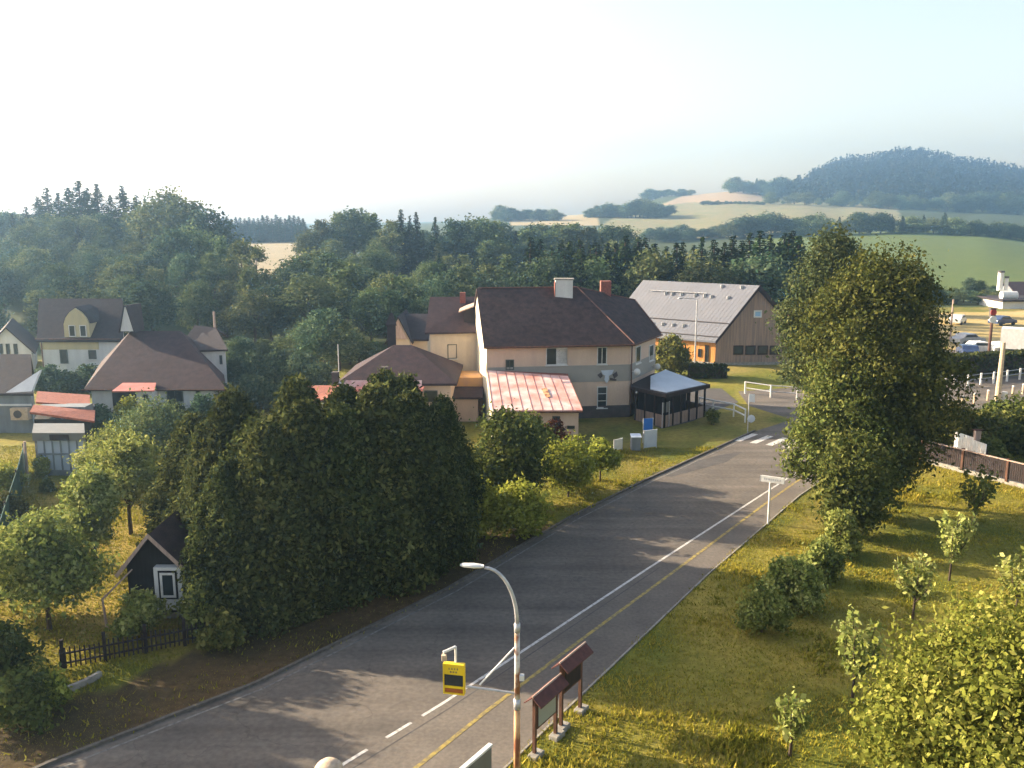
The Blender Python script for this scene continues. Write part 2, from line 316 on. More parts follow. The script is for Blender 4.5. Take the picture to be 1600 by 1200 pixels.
def build_ground():
    ys = list(np.arange(-40, 160, 1.0)) 
    y = 160.0
    while y < 1720: ys.append(y); y *= 1.012
    ys = np.array(ys); t = np.linspace(-1, 1, 561)
    X = t[None, :] * (110 + 0.95 * np.maximum(ys, 0))[:, None]; Y = np.repeat(ys[:, None], len(t), 1)
    Z = terr(X, Y)
    dz = Z - H; dd = Y * math.cos(PITCH) - dz * math.sin(PITCH); dd = np.maximum(dd, 1)
    U = 800 + F * X / dd; V = 600 - F * (Y * math.sin(PITCH) + dz * math.cos(PITCH)) / dd
    far = Y > 100
    col = np.zeros(X.shape + (3,)); 
    n1 = smooth_noise(X, Y, 2.7, 1) * .5 + smooth_noise(X, Y, .9, 2) * .2 + smooth_noise(X, Y, 9, 3) * .3
    n1 = np.clip((n1 - .35) * 3.0, 0, 1)[..., None]
    green = np.array((.15, .165, .028)); gold = np.array((.38, .30, .065)); dark = np.array((.085, .062, .040))
    col[:] = green * (1 - n1) + gold * n1 * .9 + green * n1 * .1
    def setc(mask, c, a=1.0, c2=None):
        c = np.array(c)
        if c2 is not None: cc = c * (1 - n1) + np.array(c2) * n1
        else: cc = np.broadcast_to(c, X.shape + (3,))
        m = mask[..., None] * a; col[:] = col * (1 - m) + cc * m
    setc(far, (.07, .09, .035))
    setc((Y > 45) & inpoly(U, V, [(1080, 585), (1600, 585), (1800, 560), (1800, 480), (1400, 480), (1250, 560), (1080, 565)]), (.17, .18, .035), 1, (.32, .25, .08))
    setc((Y > 90) & inpoly(U, V, [(1400, 490), (1900, 480), (1900, 560), (1400, 545)]), (.50, .38, .15), 1, (.60, .46, .22))
    setc((Y > 190) & inpoly(U, V, [(1180, 375), (1290, 366), (1420, 360), (1540, 364), (1640, 376), (2600, 400), (2600, 470), (1500, 452), (1180, 455)]), (.120, .165, .048), 1, (.135, .175, .052))
    setc((Y > 300) & inpoly(U, V, [(940, 372), (940, 352), (960, 339), (1060, 331), (1035, 318), (1080, 301), (1190, 298), (1245, 314), (1400, 322), (1410, 345), (1300, 352), (1150, 372)]), (.33, .28, .15), 1, (.26, .26, .12))
    setc((Y > 600) & inpoly(U, V, [(1030, 322), (1080, 300), (1200, 297), (1190, 318), (1080, 316)]), (.46, .34, .21))
    setc((Y > 110) & inpoly(U, V, [(370, 474), (380, 380), (420, 375), (490, 376), (490, 474)]), (.38, .32, .20), 1, (.42, .35, .22))
    setc((Y > 110) & (Y < 200) & inpoly(U, V, [(420, 474), (420, 445), (470, 440), (470, 474)]), (.36, .34, .12))
    setc((Y > 300) & inpoly(U, V, [(800, 352), (800, 335), (935, 333), (935, 352)]), (.45, .36, .20))
    # verge under the conifer hedge and the bank at the lower left: brown soil, its colour darkened to stand in for deeper shade
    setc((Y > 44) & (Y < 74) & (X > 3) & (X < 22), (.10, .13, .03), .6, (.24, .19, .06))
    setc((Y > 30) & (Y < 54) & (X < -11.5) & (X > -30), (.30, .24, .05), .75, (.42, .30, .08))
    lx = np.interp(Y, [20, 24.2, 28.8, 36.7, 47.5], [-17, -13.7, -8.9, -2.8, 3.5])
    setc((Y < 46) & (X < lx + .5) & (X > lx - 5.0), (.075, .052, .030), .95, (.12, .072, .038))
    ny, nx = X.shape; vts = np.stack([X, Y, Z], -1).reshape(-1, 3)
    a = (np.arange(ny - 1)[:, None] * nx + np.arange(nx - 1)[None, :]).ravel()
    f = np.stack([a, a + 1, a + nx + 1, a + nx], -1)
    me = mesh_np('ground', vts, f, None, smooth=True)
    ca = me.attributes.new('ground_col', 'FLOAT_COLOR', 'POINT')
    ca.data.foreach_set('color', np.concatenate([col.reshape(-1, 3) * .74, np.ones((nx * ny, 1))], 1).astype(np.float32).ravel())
    m, tr, b = new_mat('ground'); b.inputs['Roughness'].default_value = .95; b.inputs['Specular IOR Level'].default_value = .1
    av = tr.nodes.new('ShaderNodeAttribute'); av.attribute_name = 'ground_col'
    tc = tr.nodes.new('ShaderNodeTexCoord'); nz = tr.nodes.new('ShaderNodeTexNoise'); nz.inputs['Scale'].default_value = 2.6; nz.inputs['Detail'].default_value = 9
    nz.inputs['Roughness'].default_value = .7
    mr = tr.nodes.new('ShaderNodeMapRange'); mr.inputs[1].default_value = .3; mr.inputs[2].default_value = .7; mr.inputs[3].default_value = .62; mr.inputs[4].default_value = 1.35
    vm = tr.nodes.new('ShaderNodeVectorMath'); vm.operation = 'SCALE'
    tr.links.new(tc.outputs['Object'], nz.inputs['Vector']); tr.links.new(nz.outputs['Fac'], mr.inputs[0])
    tr.links.new(av.outputs['Color'], vm.inputs[0]); tr.links.new(mr.outputs[0], vm.inputs['Scale']); tr.links.new(vm.outputs[0], b.inputs['Base Color'])
    bp = tr.nodes.new('ShaderNodeBump'); bp.inputs['Strength'].default_value = .5; bp.inputs['Distance'].default_value = .12
    tr.links.new(nz.outputs['Fac'], bp.inputs['Height']); tr.links.new(bp.outputs[0], b.inputs['Normal'])
    me.materials.append(m); o = bpy.data.objects.new('ground', me); C.objects.link(o); tag(o, kind='structure')
def mesh_np(name, v, f, tint=None, smooth=False):
    me = bpy.data.meshes.new(name); k = f.shape[1]
    me.vertices.add(len(v)); me.vertices.foreach_set('co', np.asarray(v, np.float32).ravel())
    me.loops.add(f.size); me.loops.foreach_set('vertex_index', f.astype(np.int32).ravel())
    me.polygons.add(len(f)); me.polygons.foreach_set('loop_start', (np.arange(len(f)) * k).astype(np.int32))
    if smooth: me.polygons.foreach_set('use_smooth', np.ones(len(f), bool))
    if tint is not None:
        a = me.attributes.new('tint', 'FLOAT', 'FACE'); a.data.foreach_set('value', np.asarray(tint, np.float32))
    me.update(calc_edges=True); return me
build_ground()

def sheet(name, pts, m, z, kind='structure', parent=None):
    P = [Vector((p[0], p[1], z)) for p in pts]; tri = tessellate_polygon([P])
    b = MB(); b.v = [tuple(p) for p in P]
    for t in tri:
        a, c, d = (P[i] for i in t)
        b.f.append(tuple(t) if (c - a).cross(d - a).z > 0 else tuple(reversed(t)))
    o = b.build(name, m, parent)
    if parent is None: tag(o, kind=kind)
    return o
# road edges, from the near end to the far junction
LEFT = [(-19.6, 17), (-13.7, 24.2), (-8.9, 28.8), (-2.8, 36.9), (3.3, 46.6), (8.4, 53.6), (15.2, 62.3), (18.6, 66.6)]
WHT = [(-11.2, 15.5), (-5.0, 24.2), (-2.3, 27.6), (.8, 31.8), (6.0, 38.9), (14.7, 50.6), (22.5, 61), (24.2, 63.5)]
YEL = [(-9.3, 15), (-2.7, 24.2), (-.9, 27.0), (2.4, 31.8), (7.2, 38.6), (14.9, 49.6), (22.6, 60.2)]
RIGHT = [(-6.6, 14), (-.1, 24.2), (2.9, 29.0), (8.9, 38.6), (16.8, 50.4), (24.6, 60.6), (26.0, 63)]
sheet('road', LEFT + [(22.6, 70.6), (20.5, 76), (21.2, 82.5), (30, 85.5), (41.7, 87.6), (52.2, 91), (75, 97), (75, 86), (45.8, 78.5), (36, 72), (30, 67.5)] + WHT[::-1], M['asphalt'], .004)
sheet('pavement', [(p[0], p[1]) for p in WHT] + RIGHT[::-1], M['path'], .006)
def stripe(mb, line, w, z, a=0.0, b=1e9, off=0.0):
    s = 0
    for (x0, y0), (x1, y1) in zip(line, line[1:]):
        L = math.hypot(x1 - x0, y1 - y0); d = ((x1 - x0) / L, (y1 - y0) / L); n = (-d[1], d[0])
        s0, s1 = max(a - s, 0), min(b - s, L)
        if s1 > s0:
            q = [(x0 + d[0] * t + n[0] * o, y0 + d[1] * t + n[1] * o, z) for t, o in ((s0, off - w / 2), (s1, off - w / 2), (s1, off + w / 2), (s0, off + w / 2))]
            mb.poly(q)
        s += L
mb = MB(); stripe(mb, WHT, .12, .012, 14, 60)
for k in range(7): stripe(mb, WHT, .12, .012, 1 + k * 1.9, 2.1 + k * 1.9)
tag(mb.build('white_road_line', M['white_line']), kind='structure')
mb = MB(); stripe(mb, YEL, .15, .012, 0, 60); tag(mb.build('yellow_road_line', M['yellow_line']), kind='structure')
mb = MB(); stripe(mb, WHT, .05, .009, 0, 30, off=-.38); tag(mb.build('road_joint', M['asphalt_worn']), kind='structure')
mb = MB(); stripe(mb, LEFT, .09, .010, 3, 60, off=-.40); tag(mb.build('road_edge_line', M['faded_line']), kind='structure')
mb = MB()
for (x0, y0), (x1, y1) in zip(LEFT, LEFT[1:]):
    L = math.hypot(x1 - x0, y1 - y0); mb.ob((x0, y0), (x1 - x0, y1 - y0), L, .13, -.02, .09)
tag(mb.build('kerb', M['kerb']), kind='structure')
mb = MB()
for k in range(7):
    p = (16.2 + k * .98, 63.6 - k * .62); mb.poly([(p[0] + a, p[1] + b, .012) for a, b in ((0, 0), (.42, -.27), (2.3, 1.9), (1.9, 2.2))])
tag(mb.build('zebra_crossing', M['white_line']), kind='structure')
sheet('road_patch', [G(1010, 742)[:2], G(1050, 745)[:2], G(1135, 722)[:2], G(1160, 706)[:2], G(1120, 712)[:2]], M['asphalt_worn'], .009)
mb = MB(); c_ = G(905, 905); mb.poly([(c_[0] + .32 * math.cos(a * .5236), c_[1] + .32 * math.sin(a * .5236), .010) for a in range(12)]); tag(mb.build('manhole_cover', M['kerb']), kind='structure')
mb = MB()
for (x0, y0), (x1, y1) in zip(RIGHT, RIGHT[1:]):
    mb.ob((x0, y0), (x1 - x0, y1 - y0), math.hypot(x1 - x0, y1 - y0), -.07, -.02, .05)
tag(mb.build('pavement_edging', M['concrete']), kind='structure')
sheet('car_park', [G(1440, 566)[:2], G(1620, 566)[:2], G(1900, 570)[:2], G(1900, 545)[:2], G(1600, 543)[:2], G(1440, 548)[:2]], M['path'], .010)
sheet('forecourt', [(9.8, 70.5), (11.6, 67.4), (14.5, 70), (17, 73.8), (20, 77.5), (20, 84), (13, 84)], M['asphalt_worn'], .007)

# ------------------------------------------------------------------ foliage
def cards(c, size, nrm=None, bias=.6, aspect=1.5, up=0.0, r=rng):
    n = len(c); d = r.normal(size=(n, 3))
    d /= np.linalg.norm(d, axis=1)[:, None]
    if nrm is not None: d = d * (1 - bias) + nrm * bias; d /= np.linalg.norm(d, axis=1)[:, None] + 1e-9
    t = r.normal(size=(n, 3)); t[:, 2] += up
    t -= d * (t * d).sum(1)[:, None]; t /= np.linalg.norm(t, axis=1)[:, None] + 1e-9
    b = np.cross(d, t); s = size * (.45 + 1.1 * r.random(n) ** 1.4); t = t * (s * aspect * .5)[:, None]; b = b * (s * .5)[:, None]
    v = np.stack([c - t, c + b * .9 - t * .1, c + t, c - b * .9 - t * .1], 1).reshape(-1, 3)
    return v, np.arange(n * 4).reshape(-1, 4)
def crown_points(lobes, nclump, nleaf, spread, r, inner=.25):
    P, N, T = [], [], []
    vol = np.array([l[3] ** 2 for l in lobes]); vol = vol / vol.sum()
    for l, q in zip(lobes, vol):
        k = max(3, int(nclump * q)); c = np.array(l[:3]); rad = l[3]; sq = l[4] if len(l) > 4 else 1.0
        d = r.normal(size=(k, 3)); d /= np.linalg.norm(d, axis=1)[:, None]; d[:, 2] = d[:, 2] * .9 + .12
        rr = rad * np.where(r.random(k) < inner, r.uniform(.3, .8, k), r.uniform(.8, 1.08, k))
        cp = c + d * rr[:, None] * np.array([1, 1, sq]); tint = np.clip(r.normal(.48, .2, k), 0, 1)
        m = r.poisson(nleaf, k); m = np.maximum(m, 2)
        idx = np.repeat(np.arange(k), m); off = r.normal(size=(len(idx), 3)) * spread * r.uniform(.6, 1.3, k)[idx][:, None]
        off[:, 2] *= .8
        P.append(cp[idx] + off); N.append(d[idx] * .7 + off / (spread * 2)); T.append(np.clip(tint[idx] + r.normal(0, .13, len(idx)), 0, 1))
    P = np.concatenate(P); N = np.concatenate(N); N /= np.linalg.norm(N, axis=1)[:, None] + 1e-9
    return P, N, np.concatenate(T)
def crown_obj(P, N, T, size, m, parent, bias=.5, aspect=1.5, name='crown', up=0.0, zmin=.05):
    k = P[:, 2] > zmin; P, N, T = P[k], N[k], T[k]
    v, f = cards(P, size, N, bias, aspect, up); me = mesh_np(name, v, f, T); me.materials.append(m)
    o = bpy.data.objects.new(name, me); C.objects.link(o); o.parent = parent; return o
def trunk_obj(h, r0, limbs, parent, lean=(0, 0), name='trunk'):
    b = MB(); pts = [(lean[0] * k / 5 + random.uniform(-.03, .03) * h * .2, lean[1] * k / 5, h * k / 5) for k in range(6)]; pts[0] = (0, 0, -.1)
    b.tube(pts, [r0 * (1.25 - .17 * k) for k in range(6)], 7)
    for (x, y, z) in limbs:
        s = min(z * .55, h * .8); b.tube([(lean[0] * s / h, lean[1] * s / h, s), (x * .5, y * .5, s + (z - s) * .6), (x, y, z)], [r0 * .5, r0 * .3, r0 * .08], 5)
    me = bpy.data.meshes.new(name); me.from_pydata(b.v, [], b.f); me.materials.append(M['bark'])
    o = bpy.data.objects.new(name, me); C.objects.link(o); o.parent = parent; return o
def rand_lobes(h, rad, n, zlo, r, shape=1.0):
    L = []
    for i in range(n):
        z = r.uniform(0, 1); ang = i * 2.4 + r.uniform(-.5, .5)
        prof = math.sin(math.pi * min(.97, .12 + .83 * z)) ** .7
        lr = rad * r.uniform(.32, .52) * (1 - .35 * z)
        d = max(0, rad * prof - lr * .8) * r.uniform(.7, 1.0)
        L.append((d * math.cos(ang), d * math.sin(ang), zlo + (h - zlo - lr * .9) * z * shape, lr, r.uniform(.8, 1.2)))
    L.append((0, 0, h - rad * .42, rad * .38, 1.1)); L.append((0, 0, zlo + (h - zlo) * .5, rad * .55, 1.3))
    return L
def broadleaf(name, label, h, rad, seed, m, nclump, nleaf, size, group=None, cat='tree', zlo=None, nl=14, spread=None, loc=(0, 0, 0), lobes=None, bias=.5, inner=.25):
    r = np.random.default_rng(seed); random.seed(seed); zlo = h * .22 if zlo is None else zlo
    L = lobes or rand_lobes(h, rad, nl, zlo + rad * .2, r)
    o = thing(name, label, cat, loc, 0, group)
    P, N, T = crown_points(L, nclump, nleaf, spread or rad * .13, r, inner)
    crown_obj(P, N, T, size, m, o, bias)
    trunk_obj(h * .72, max(.05, h * .018), [(l[0] * .8, l[1] * .8, l[2]) for l in L[:8]], o)
    return o
def spruce(name, label, h, rad, seed, m, layers, per, size, group=None, base=.08, loc=(0, 0, 0)):
    r = np.random.default_rng(seed); random.seed(seed); o = thing(name, label, 'tree', loc, 0, group); P = []; N = []; T = []
    for i in range(layers):
        z = base + (1 - base) * (i / layers) ** .95; R_ = rad * (1 - z) ** .85 * r.uniform(.8, 1.12) + .012 * h
        for b in range(int(6 + 7 * (1 - z))):
            a = r.uniform(0, 6.283); L = R_ * r.uniform(.75, 1.15); n = max(3, int(per * L / rad))
            t = r.uniform(.15, 1, n) ** .8; w = r.normal(0, .09 * L + .03, n); ti = np.clip(r.normal(.42, .18), 0, 1)
            x = L * t * math.cos(a) - w * math.sin(a); y = L * t * math.sin(a) + w * math.cos(a)
            zz = z * h - .28 * L * t + .12 * L * t * t + r.normal(0, .02 * h / 10, n)
            P.append(np.stack([x, y, zz], 1)); nn = np.stack([np.full(n, math.cos(a) * .6), np.full(n, math.sin(a) * .6), np.full(n, .7)], 1); N.append(nn); T.append(np.clip(ti + .35 * (t - .6) + r.normal(0, .1, n), 0, 1))
    crown_obj(np.concatenate(P), np.concatenate(N), np.concatenate(T), size, m, o, .6, 1.7)
    trunk_obj(h * .95, h * .013, [], o); return o
def column_tree(name, label, h, rad, seed, m, nclump, nleaf, size, group=None, loc=(0, 0, 0), prof=None):
    r = np.random.default_rng(seed); random.seed(seed); o = thing(name, label, 'tree', loc, 0, group)
    prof = prof or (lambda z: (math.sin(math.pi * min(1, .22 + .55 * (1 - z))) ** .8) * (1 - z ** 2.6 * .92))
    z = r.uniform(.01, 1.0, nclump) ** .9; a = r.uniform(0, 6.283, nclump); bul = .84 + .16 * np.sin(3 * a + 7 * z) + .08 * np.sin(7 * a - 13 * z)
    rr = rad * np.array([prof(q) for q in z]) * bul * np.where(r.random(nclump) < .2, r.uniform(.5, .85, nclump), r.uniform(.9, 1.08, nclump))
    cp = np.stack([rr * np.cos(a), rr * np.sin(a), z * h], 1); ti = np.clip(r.normal(.45, .22, nclump), 0, 1)
    idx = np.repeat(np.arange(nclump), nleaf); off = r.normal(size=(len(idx), 3)) * np.array([.13, .13, .2]) * rad * .7
    N = np.stack([np.cos(a), np.sin(a), np.full(nclump, .3)], 1)[idx]
    crown_obj(cp[idx] + off, N, np.clip(ti[idx] + r.normal(0, .12, len(idx)), 0, 1), size, m, o, .45, 1.8, up=1.2)
    trunk_obj(h * .9, h * .016, [], o); return o
def sapling(label, h, seed, m, loc, nst=9, wid=.9, group=None, size=.15):
    r = np.random.default_rng(seed); o = thing('fruit_tree', label, 'tree', loc, 0, group); b = MB(); P = []
    hs = h * .34; b.tube([(0, 0, -.05), (.03, 0, hs)], [.06, .045], 6)
    for i in range(nst):
        a = i * 2.4 + r.uniform(-.3, .3); d = wid * r.uniform(.35, 1); top = h * r.uniform(.68, 1.0); p0 = np.array((.03, 0, hs * r.uniform(.7, 1.1)))
        p1 = np.array((d * math.cos(a) * .7, d * math.sin(a) * .7, hs + (top - hs) * .35)); p2 = np.array((d * math.cos(a), d * math.sin(a), top))
        b.tube([tuple(p0), tuple(p1), tuple(p2)], [.03, .02, .008], 5); n = int(95 * top / 3)
        t = r.uniform(.15, 1.0, n)[:, None]; q = (1 - t) ** 2 * p0 + 2 * t * (1 - t) * p1 + t * t * p2; P.append(q + r.normal(size=(n, 3)) * .13)
    P = np.concatenate(P); me = bpy.data.meshes.new('trunk'); me.from_pydata(b.v, [], b.f); me.materials.append(M['bark'])
    t = bpy.data.objects.new('trunk', me); C.objects.link(t); t.parent = o
    N = r.normal(size=P.shape); N[:, 2] += .6; N /= np.linalg.norm(N, axis=1)[:, None]
    crown_obj(P, N, np.clip(r.normal(.6, .22, len(P)), 0, 1), size, m, o, .5, 1.5); return o

# --- prototypes for the woods beyond the village: moved to their first place, then copied
def wood_proto(kind, i):
    if kind == 'b': return broadleaf('broadleaf_tree', '', 12, 4.4, 100 + i, M['leaf_dull'] if i % 2 else M['leaf_wood'], 420, 16, .31, nl=17)
    if kind == 'p': return broadleaf('tall_broadleaf_tree', '', 14, 3.3, 140 + i, M['leaf_dull'], 330, 15, .36, nl=16, zlo=1.2)
    return spruce('spruce_tree', '', 14, 2.9, 180 + i, M['needle'], 42, 24, .27)
protos = {k: [[wood_proto(k, i), False] for i in range(n)] for k, n in (('b', 6), ('p', 4), ('s', 5))}
PH = dict(b=12, p=14, s=14)
LAB = {}
def plant(kind, u, vtop, Y, label, group, wide=1.0):
    x, y, zt = at(u, vtop, Y); z = tz(x, y) - .2; z -= .22 * max(0, zt - z) * (Y > 300) * (kind != 's'); h = max(2.5, zt - z); s = h / PH[kind]; wide *= random.uniform(1.0, 1.35) if kind != 's' else random.uniform(.9, 1.15)
    sw = s * wide * (1 if s < 1.3 else (1.3 / s) ** .5); rz = random.uniform(0, 6.28); e = random.choice(protos[kind])
    if not e[1]:
        e[1] = True; o = e[0]; o.location = (x, y, z); o.rotation_euler = (0, 0, rz); o.scale = (sw, sw, s); tag(o, label, 'tree', group)
    else: o = copy_thing(e[0], (x, y, z), rz, (sw, sw, s), label, group)
    o['category'] = 'tree'; return o
A = 'trees of the wood on the left hillside'
lab_ls = 'dark spruce standing up above the left hillside wood against the sky'
for u, v in ((58, 306), (72, 292), (90, 300), (106, 292), (122, 281), (135, 292), (150, 286), (172, 304), (190, 289), (212, 304), (40, 322), (228, 318)):
    plant('s', u, v, 195 + random.uniform(-8, 8), lab_ls, 'spruces on the left skyline', 1.7)
for u, v, Y in ((252, 294, 175), (285, 312, 172), (318, 330, 168), (232, 325, 180), (15, 328, 190), (-15, 330, 190)):
    plant('b', u, v, Y, 'broad hazy tree on the skyline of the left hillside wood', 'round trees on the left skyline', 1.1)
for u, v, Y in ((375, 376, 128), (398, 384, 132), (345, 372, 138), (300, 352, 146), (270, 362, 142), (330, 395, 126), (290, 400, 128), (245, 385, 142), (215, 378, 150), (240, 420, 126), (200, 400, 140), (170, 390, 150), (385, 420, 118), (350, 440, 116), (305, 440, 114)):
    plant('p' if u > 320 else 'b', u, v, Y, 'tall pale green tree on the lower right edge of the left hillside wood', 'pale trees at the edge of the left hillside wood', .95)
for i in range(62):
    u = random.uniform(-70, 245); Y = random.choice([112, 125, 138, 150, 165, 180]) + random.uniform(-5, 5)
    v = {0: 445, 1: 420, 2: 396, 3: 376, 4: 360, 5: 342}[int(min(5, (Y - 107) / 13))] + random.uniform(-10, 14)
    kd = random.choice('bbbps') if u < 150 or Y > 140 else random.choice('bss')
    plant(kd, u, v, Y, '%s in the %s, %s, of the left hillside wood' % (dict(b='rounded tree', p='slender tree', s='dark spruce')[kd], 'upper rows' if Y > 145 else 'lower rows', 'left half' if u < 90 else 'right half'), A, 1.1)
for u in range(340, 478, 7):
    plant('s', u, 334 + random.uniform(0, 8), 362 + random.uniform(-8, 8), 'far blue spruce in the wood behind the pale left field', 'spruces behind the pale left field', 1.9)
for u in range(325, 478, 10):
    plant('s', u, 343 + random.uniform(-4, 8), 352 + random.uniform(-4, 4), 'far blue spruce in the wood behind the pale left field', 'spruces behind the pale left field', 1.9)
Bg = 'trees of the middle wood behind the guest house'
for u, v, Y, k in ((500, 345, 205, 'p'), (525, 333, 205, 'p'), (552, 330, 208, 'b'), (580, 335, 205, 'p'), (485, 360, 200, 'b'), (626, 326, 200, 's'), (650, 330, 198, 's'), (640, 336, 202, 's'), (680, 338, 205, 's'), (608, 345, 195, 'p'), (710, 344, 205, 'b'), (730, 340, 208, 'b'), (760, 344, 205, 'b')):
    plant(k, u, v, Y, 'spruce with its dark tip above the middle wood' if k == 's' else 'tall pale tree rising along the top of the middle wood', 'tall trees along the top of the middle wood', 1.1)
for i in range(95):
    u = random.uniform(475, 985); Y = random.uniform(125, 240)
    v = 352 + (240 - Y) * .62 + random.uniform(-10, 16)
    if u < 500 and v < 380: u += 25
    if Y < 170 and 925 < u: v += 10
    kd = random.choice('bbps' if u < 700 else 'bpsss')
    plant(kd, u, v, Y, '%s in the %s of the middle wood, %s' % (dict(b='rounded tree', p='slender tree', s='dark spruce')[kd], 'upper rows' if Y > 185 else 'lower rows', 'left of the bright gable' if u < 740 else 'above the guest house roof' if u < 900 else 'left of the wooden hall'), Bg, 1.05)
for i in range(20):
    plant(random.choice('bbps'), 765 + i * 11 + random.uniform(-4, 4), 352 + random.uniform(-4, 9) + (6 if i > 13 else 0), 244 + random.uniform(-6, 8), 'blue-green tree at the far edge of the middle wood', 'trees at the far edge of the middle wood', 1.15)
for u, v, Y in ((470, 398, 128), (490, 392, 130), (515, 400, 124), (540, 410, 122), (455, 412, 124), (565, 425, 120), (590, 440, 118), (480, 430, 112), (420, 448, 112), (395, 452, 108)):
    plant('b', u, v, Y, 'large dark tree standing right of the pale left field', 'dark trees right of the pale left field', 1.1)
for u, v, Y in ((600, 430, 116), (625, 432, 116), (650, 450, 112), (578, 452, 110), (610, 458, 108), (660, 462, 108), (690, 440, 118), (720, 445, 118), (760, 430, 125)):
    plant('b', u, v, Y, 'lighter green tree just left of and behind the guest house roof', 'lighter trees behind the guest house', 1.0)
for i, u in enumerate(list(range(830, 1260, 15)) + [1238, 1250, 1225]):
    plant('s', u + random.uniform(-3, 3), (374 if u < 1150 else 366) + random.uniform(-8, 12), 132 + random.uniform(-4, 10), 'dark spruce in the row behind the wooden hall', 'spruces in the row behind the wooden hall', 1.3)
for i in range(14):
    plant('s' if i % 3 else 'b', 850 + i * 28 + random.uniform(-6, 6), 398 + random.uniform(-8, 12), 124 + random.uniform(-3, 3), 'lower dark tree in front of the row behind the wooden hall', 'lower trees in front of the spruce row', 1.15)
for i in range(30):
    u = 1015 + i * 16.5; k = 's' if i in (17, 18, 23, 24, 26, 28) else 'b'
    plant(k, u, (352 if u < 1150 else 334) + random.uniform(-4, 8), 445 + random.uniform(-10, 10), 'tree in the hedgerow along the top edge of the green field', 'hedgerow trees above the green field', 1.7)
for i in range(16):
    plant('b', 1500 + i * 9, 340 + random.uniform(0, 10) + i * .8, 442 + random.uniform(-8, 8), 'pale low tree in the plantation at the right of the green field', 'young trees right of the green field', 1.3)
for i in range(14):
    plant('b', 775 + i * 7.5, 320 + random.uniform(0, 12) + (6 if i > 8 else 0), 640 + random.uniform(-15, 15), 'hazy round tree of the small copse on the middle skyline', 'trees of the copse on the middle skyline', 1.5)
for i in range(20):
    plant('b', 922 + i * 6.5, 309 + random.uniform(0, 10) + abs(i - 12), 660 + random.uniform(-15, 15), 'dark round tree of the copse left of the tan hilltop field', 'trees left of the tan hilltop field', 1.6)
for i in range(12):
    plant('b', 1014 + i * 6, 294 + random.uniform(0, 5), 1000 + random.uniform(-15, 15), 'tiny hazy tree on the crest left of the tan field', 'trees on the hill crest', 1.6)
for i in range(15):
    plant('s' if i % 4 == 2 else 'b', 1142 + i * 6.8, 278 + random.uniform(-3, 10), 985 + random.uniform(-25, 15), 'dark tree on the crest just left of the wooded hill', 'trees left of the wooded hill', 1.6)
for i in range(14):
    plant('b', 1100 + i * 7, 314 + random.uniform(-1, 3), 800 + random.uniform(-5, 5), 'low bush in the dark strip across the tan field', 'bushes across the tan field', 2.0)
for i in range(22):
    plant('b', 1205 + i * 18.5, 300 + random.uniform(-3, 14), 850 + random.uniform(-25, 15), 'russet-green tree along the foot of the wooded hill', 'trees along the foot of the wooded hill', 1.5)
for u, v, Y, k in ((1430, 424, 150, 'p'), (1446, 428, 150, 'p'), (1460, 446, 150, 'b'), (1515, 434, 185, 'b'), (1532, 438, 185, 'b'), (1493, 456, 180, 'b'), (1552, 455, 185, 'b'), (1478, 458, 175, 'b'), (1420, 430, 150, 'b')):
    plant(k, u, v, Y, 'small green tree at the bottom edge of the green field', 'trees at the bottom of the green field', 1.1)
for i in range(12):
    plant('b', 1440 + i * 11, 468 + random.uniform(-3, 4), 172 + random.uniform(-4, 4), 'low bush in the hedge below the green field', 'bushes in the hedge below the green field', 1.8)
for i, (u, v) in enumerate(((505, 486), (528, 498), (482, 500), (545, 512), (465, 520), (440, 525), (410, 530), (380, 525), (365, 535), (560, 530), (585, 535))):
    plant('b', u, v, 96 + random.uniform(-3, 6), 'dark rounded garden tree left of the low hip-roofed building', 'garden trees behind the low buildings', 1.25)

# --- the wooded hill: nobody could count its trees
def hill_wood():
    r = np.random.default_rng(5); V = []; Fc = []; T = []; k = 0; n = 0
    while n < 3600:
        u = r.uniform(1235, 1900); Y = r.uniform(880, 1420); x = (u - 800) / F * (Y * .983 + 2); z = float(terr([x], [Y])[0])
        pv = 600 - F * (Y * math.sin(PITCH) + (z - H) * math.cos(PITCH)) / (Y * math.cos(PITCH) - (z - H) * math.sin(PITCH))
        if u < 1262 and pv < 292: continue
        if pv > 330: continue
        n += 1; h = r.uniform(9, 17); ra = h * r.uniform(.2, .3); con = r.random() < .65; m = 22
        c = r.normal(size=(m, 3)); c /= np.linalg.norm(c, axis=1)[:, None]
        if con:
            t = r.uniform(.1, 1, m); P = np.stack([c[:, 0] * ra * (1.05 - t), c[:, 1] * ra * (1.05 - t), t * h], 1)
        else: P = c * np.array([ra * 1.2, ra * 1.2, h * .38]) + (0, 0, h * .55)
        v, f = cards(P + np.array([x, Y, z]), 2.3, c, .6, 1.3, r=r); V.append(v); Fc.append(f + k); k += len(v)
        T.append(np.clip(np.full(m, r.normal(.35 if con else .65, .15)) + r.normal(0, .1, m), 0, 1))
    me = mesh_np('hill_forest', np.concatenate(V), np.concatenate(Fc), np.concatenate(T)); me.materials.append(M['leaf_hill'])
    o = bpy.data.objects.new('hill_forest', me); C.objects.link(o)
    tag(o, 'dense dark wood covering the round hill at the upper right', 'forest', kind='stuff')
M['leaf_hill'] = leaf_mat('leaf_hill', (.010, .017, .011), (.021, .029, .015), (.065, .062, .034), 0.1, 0)
hill_wood()

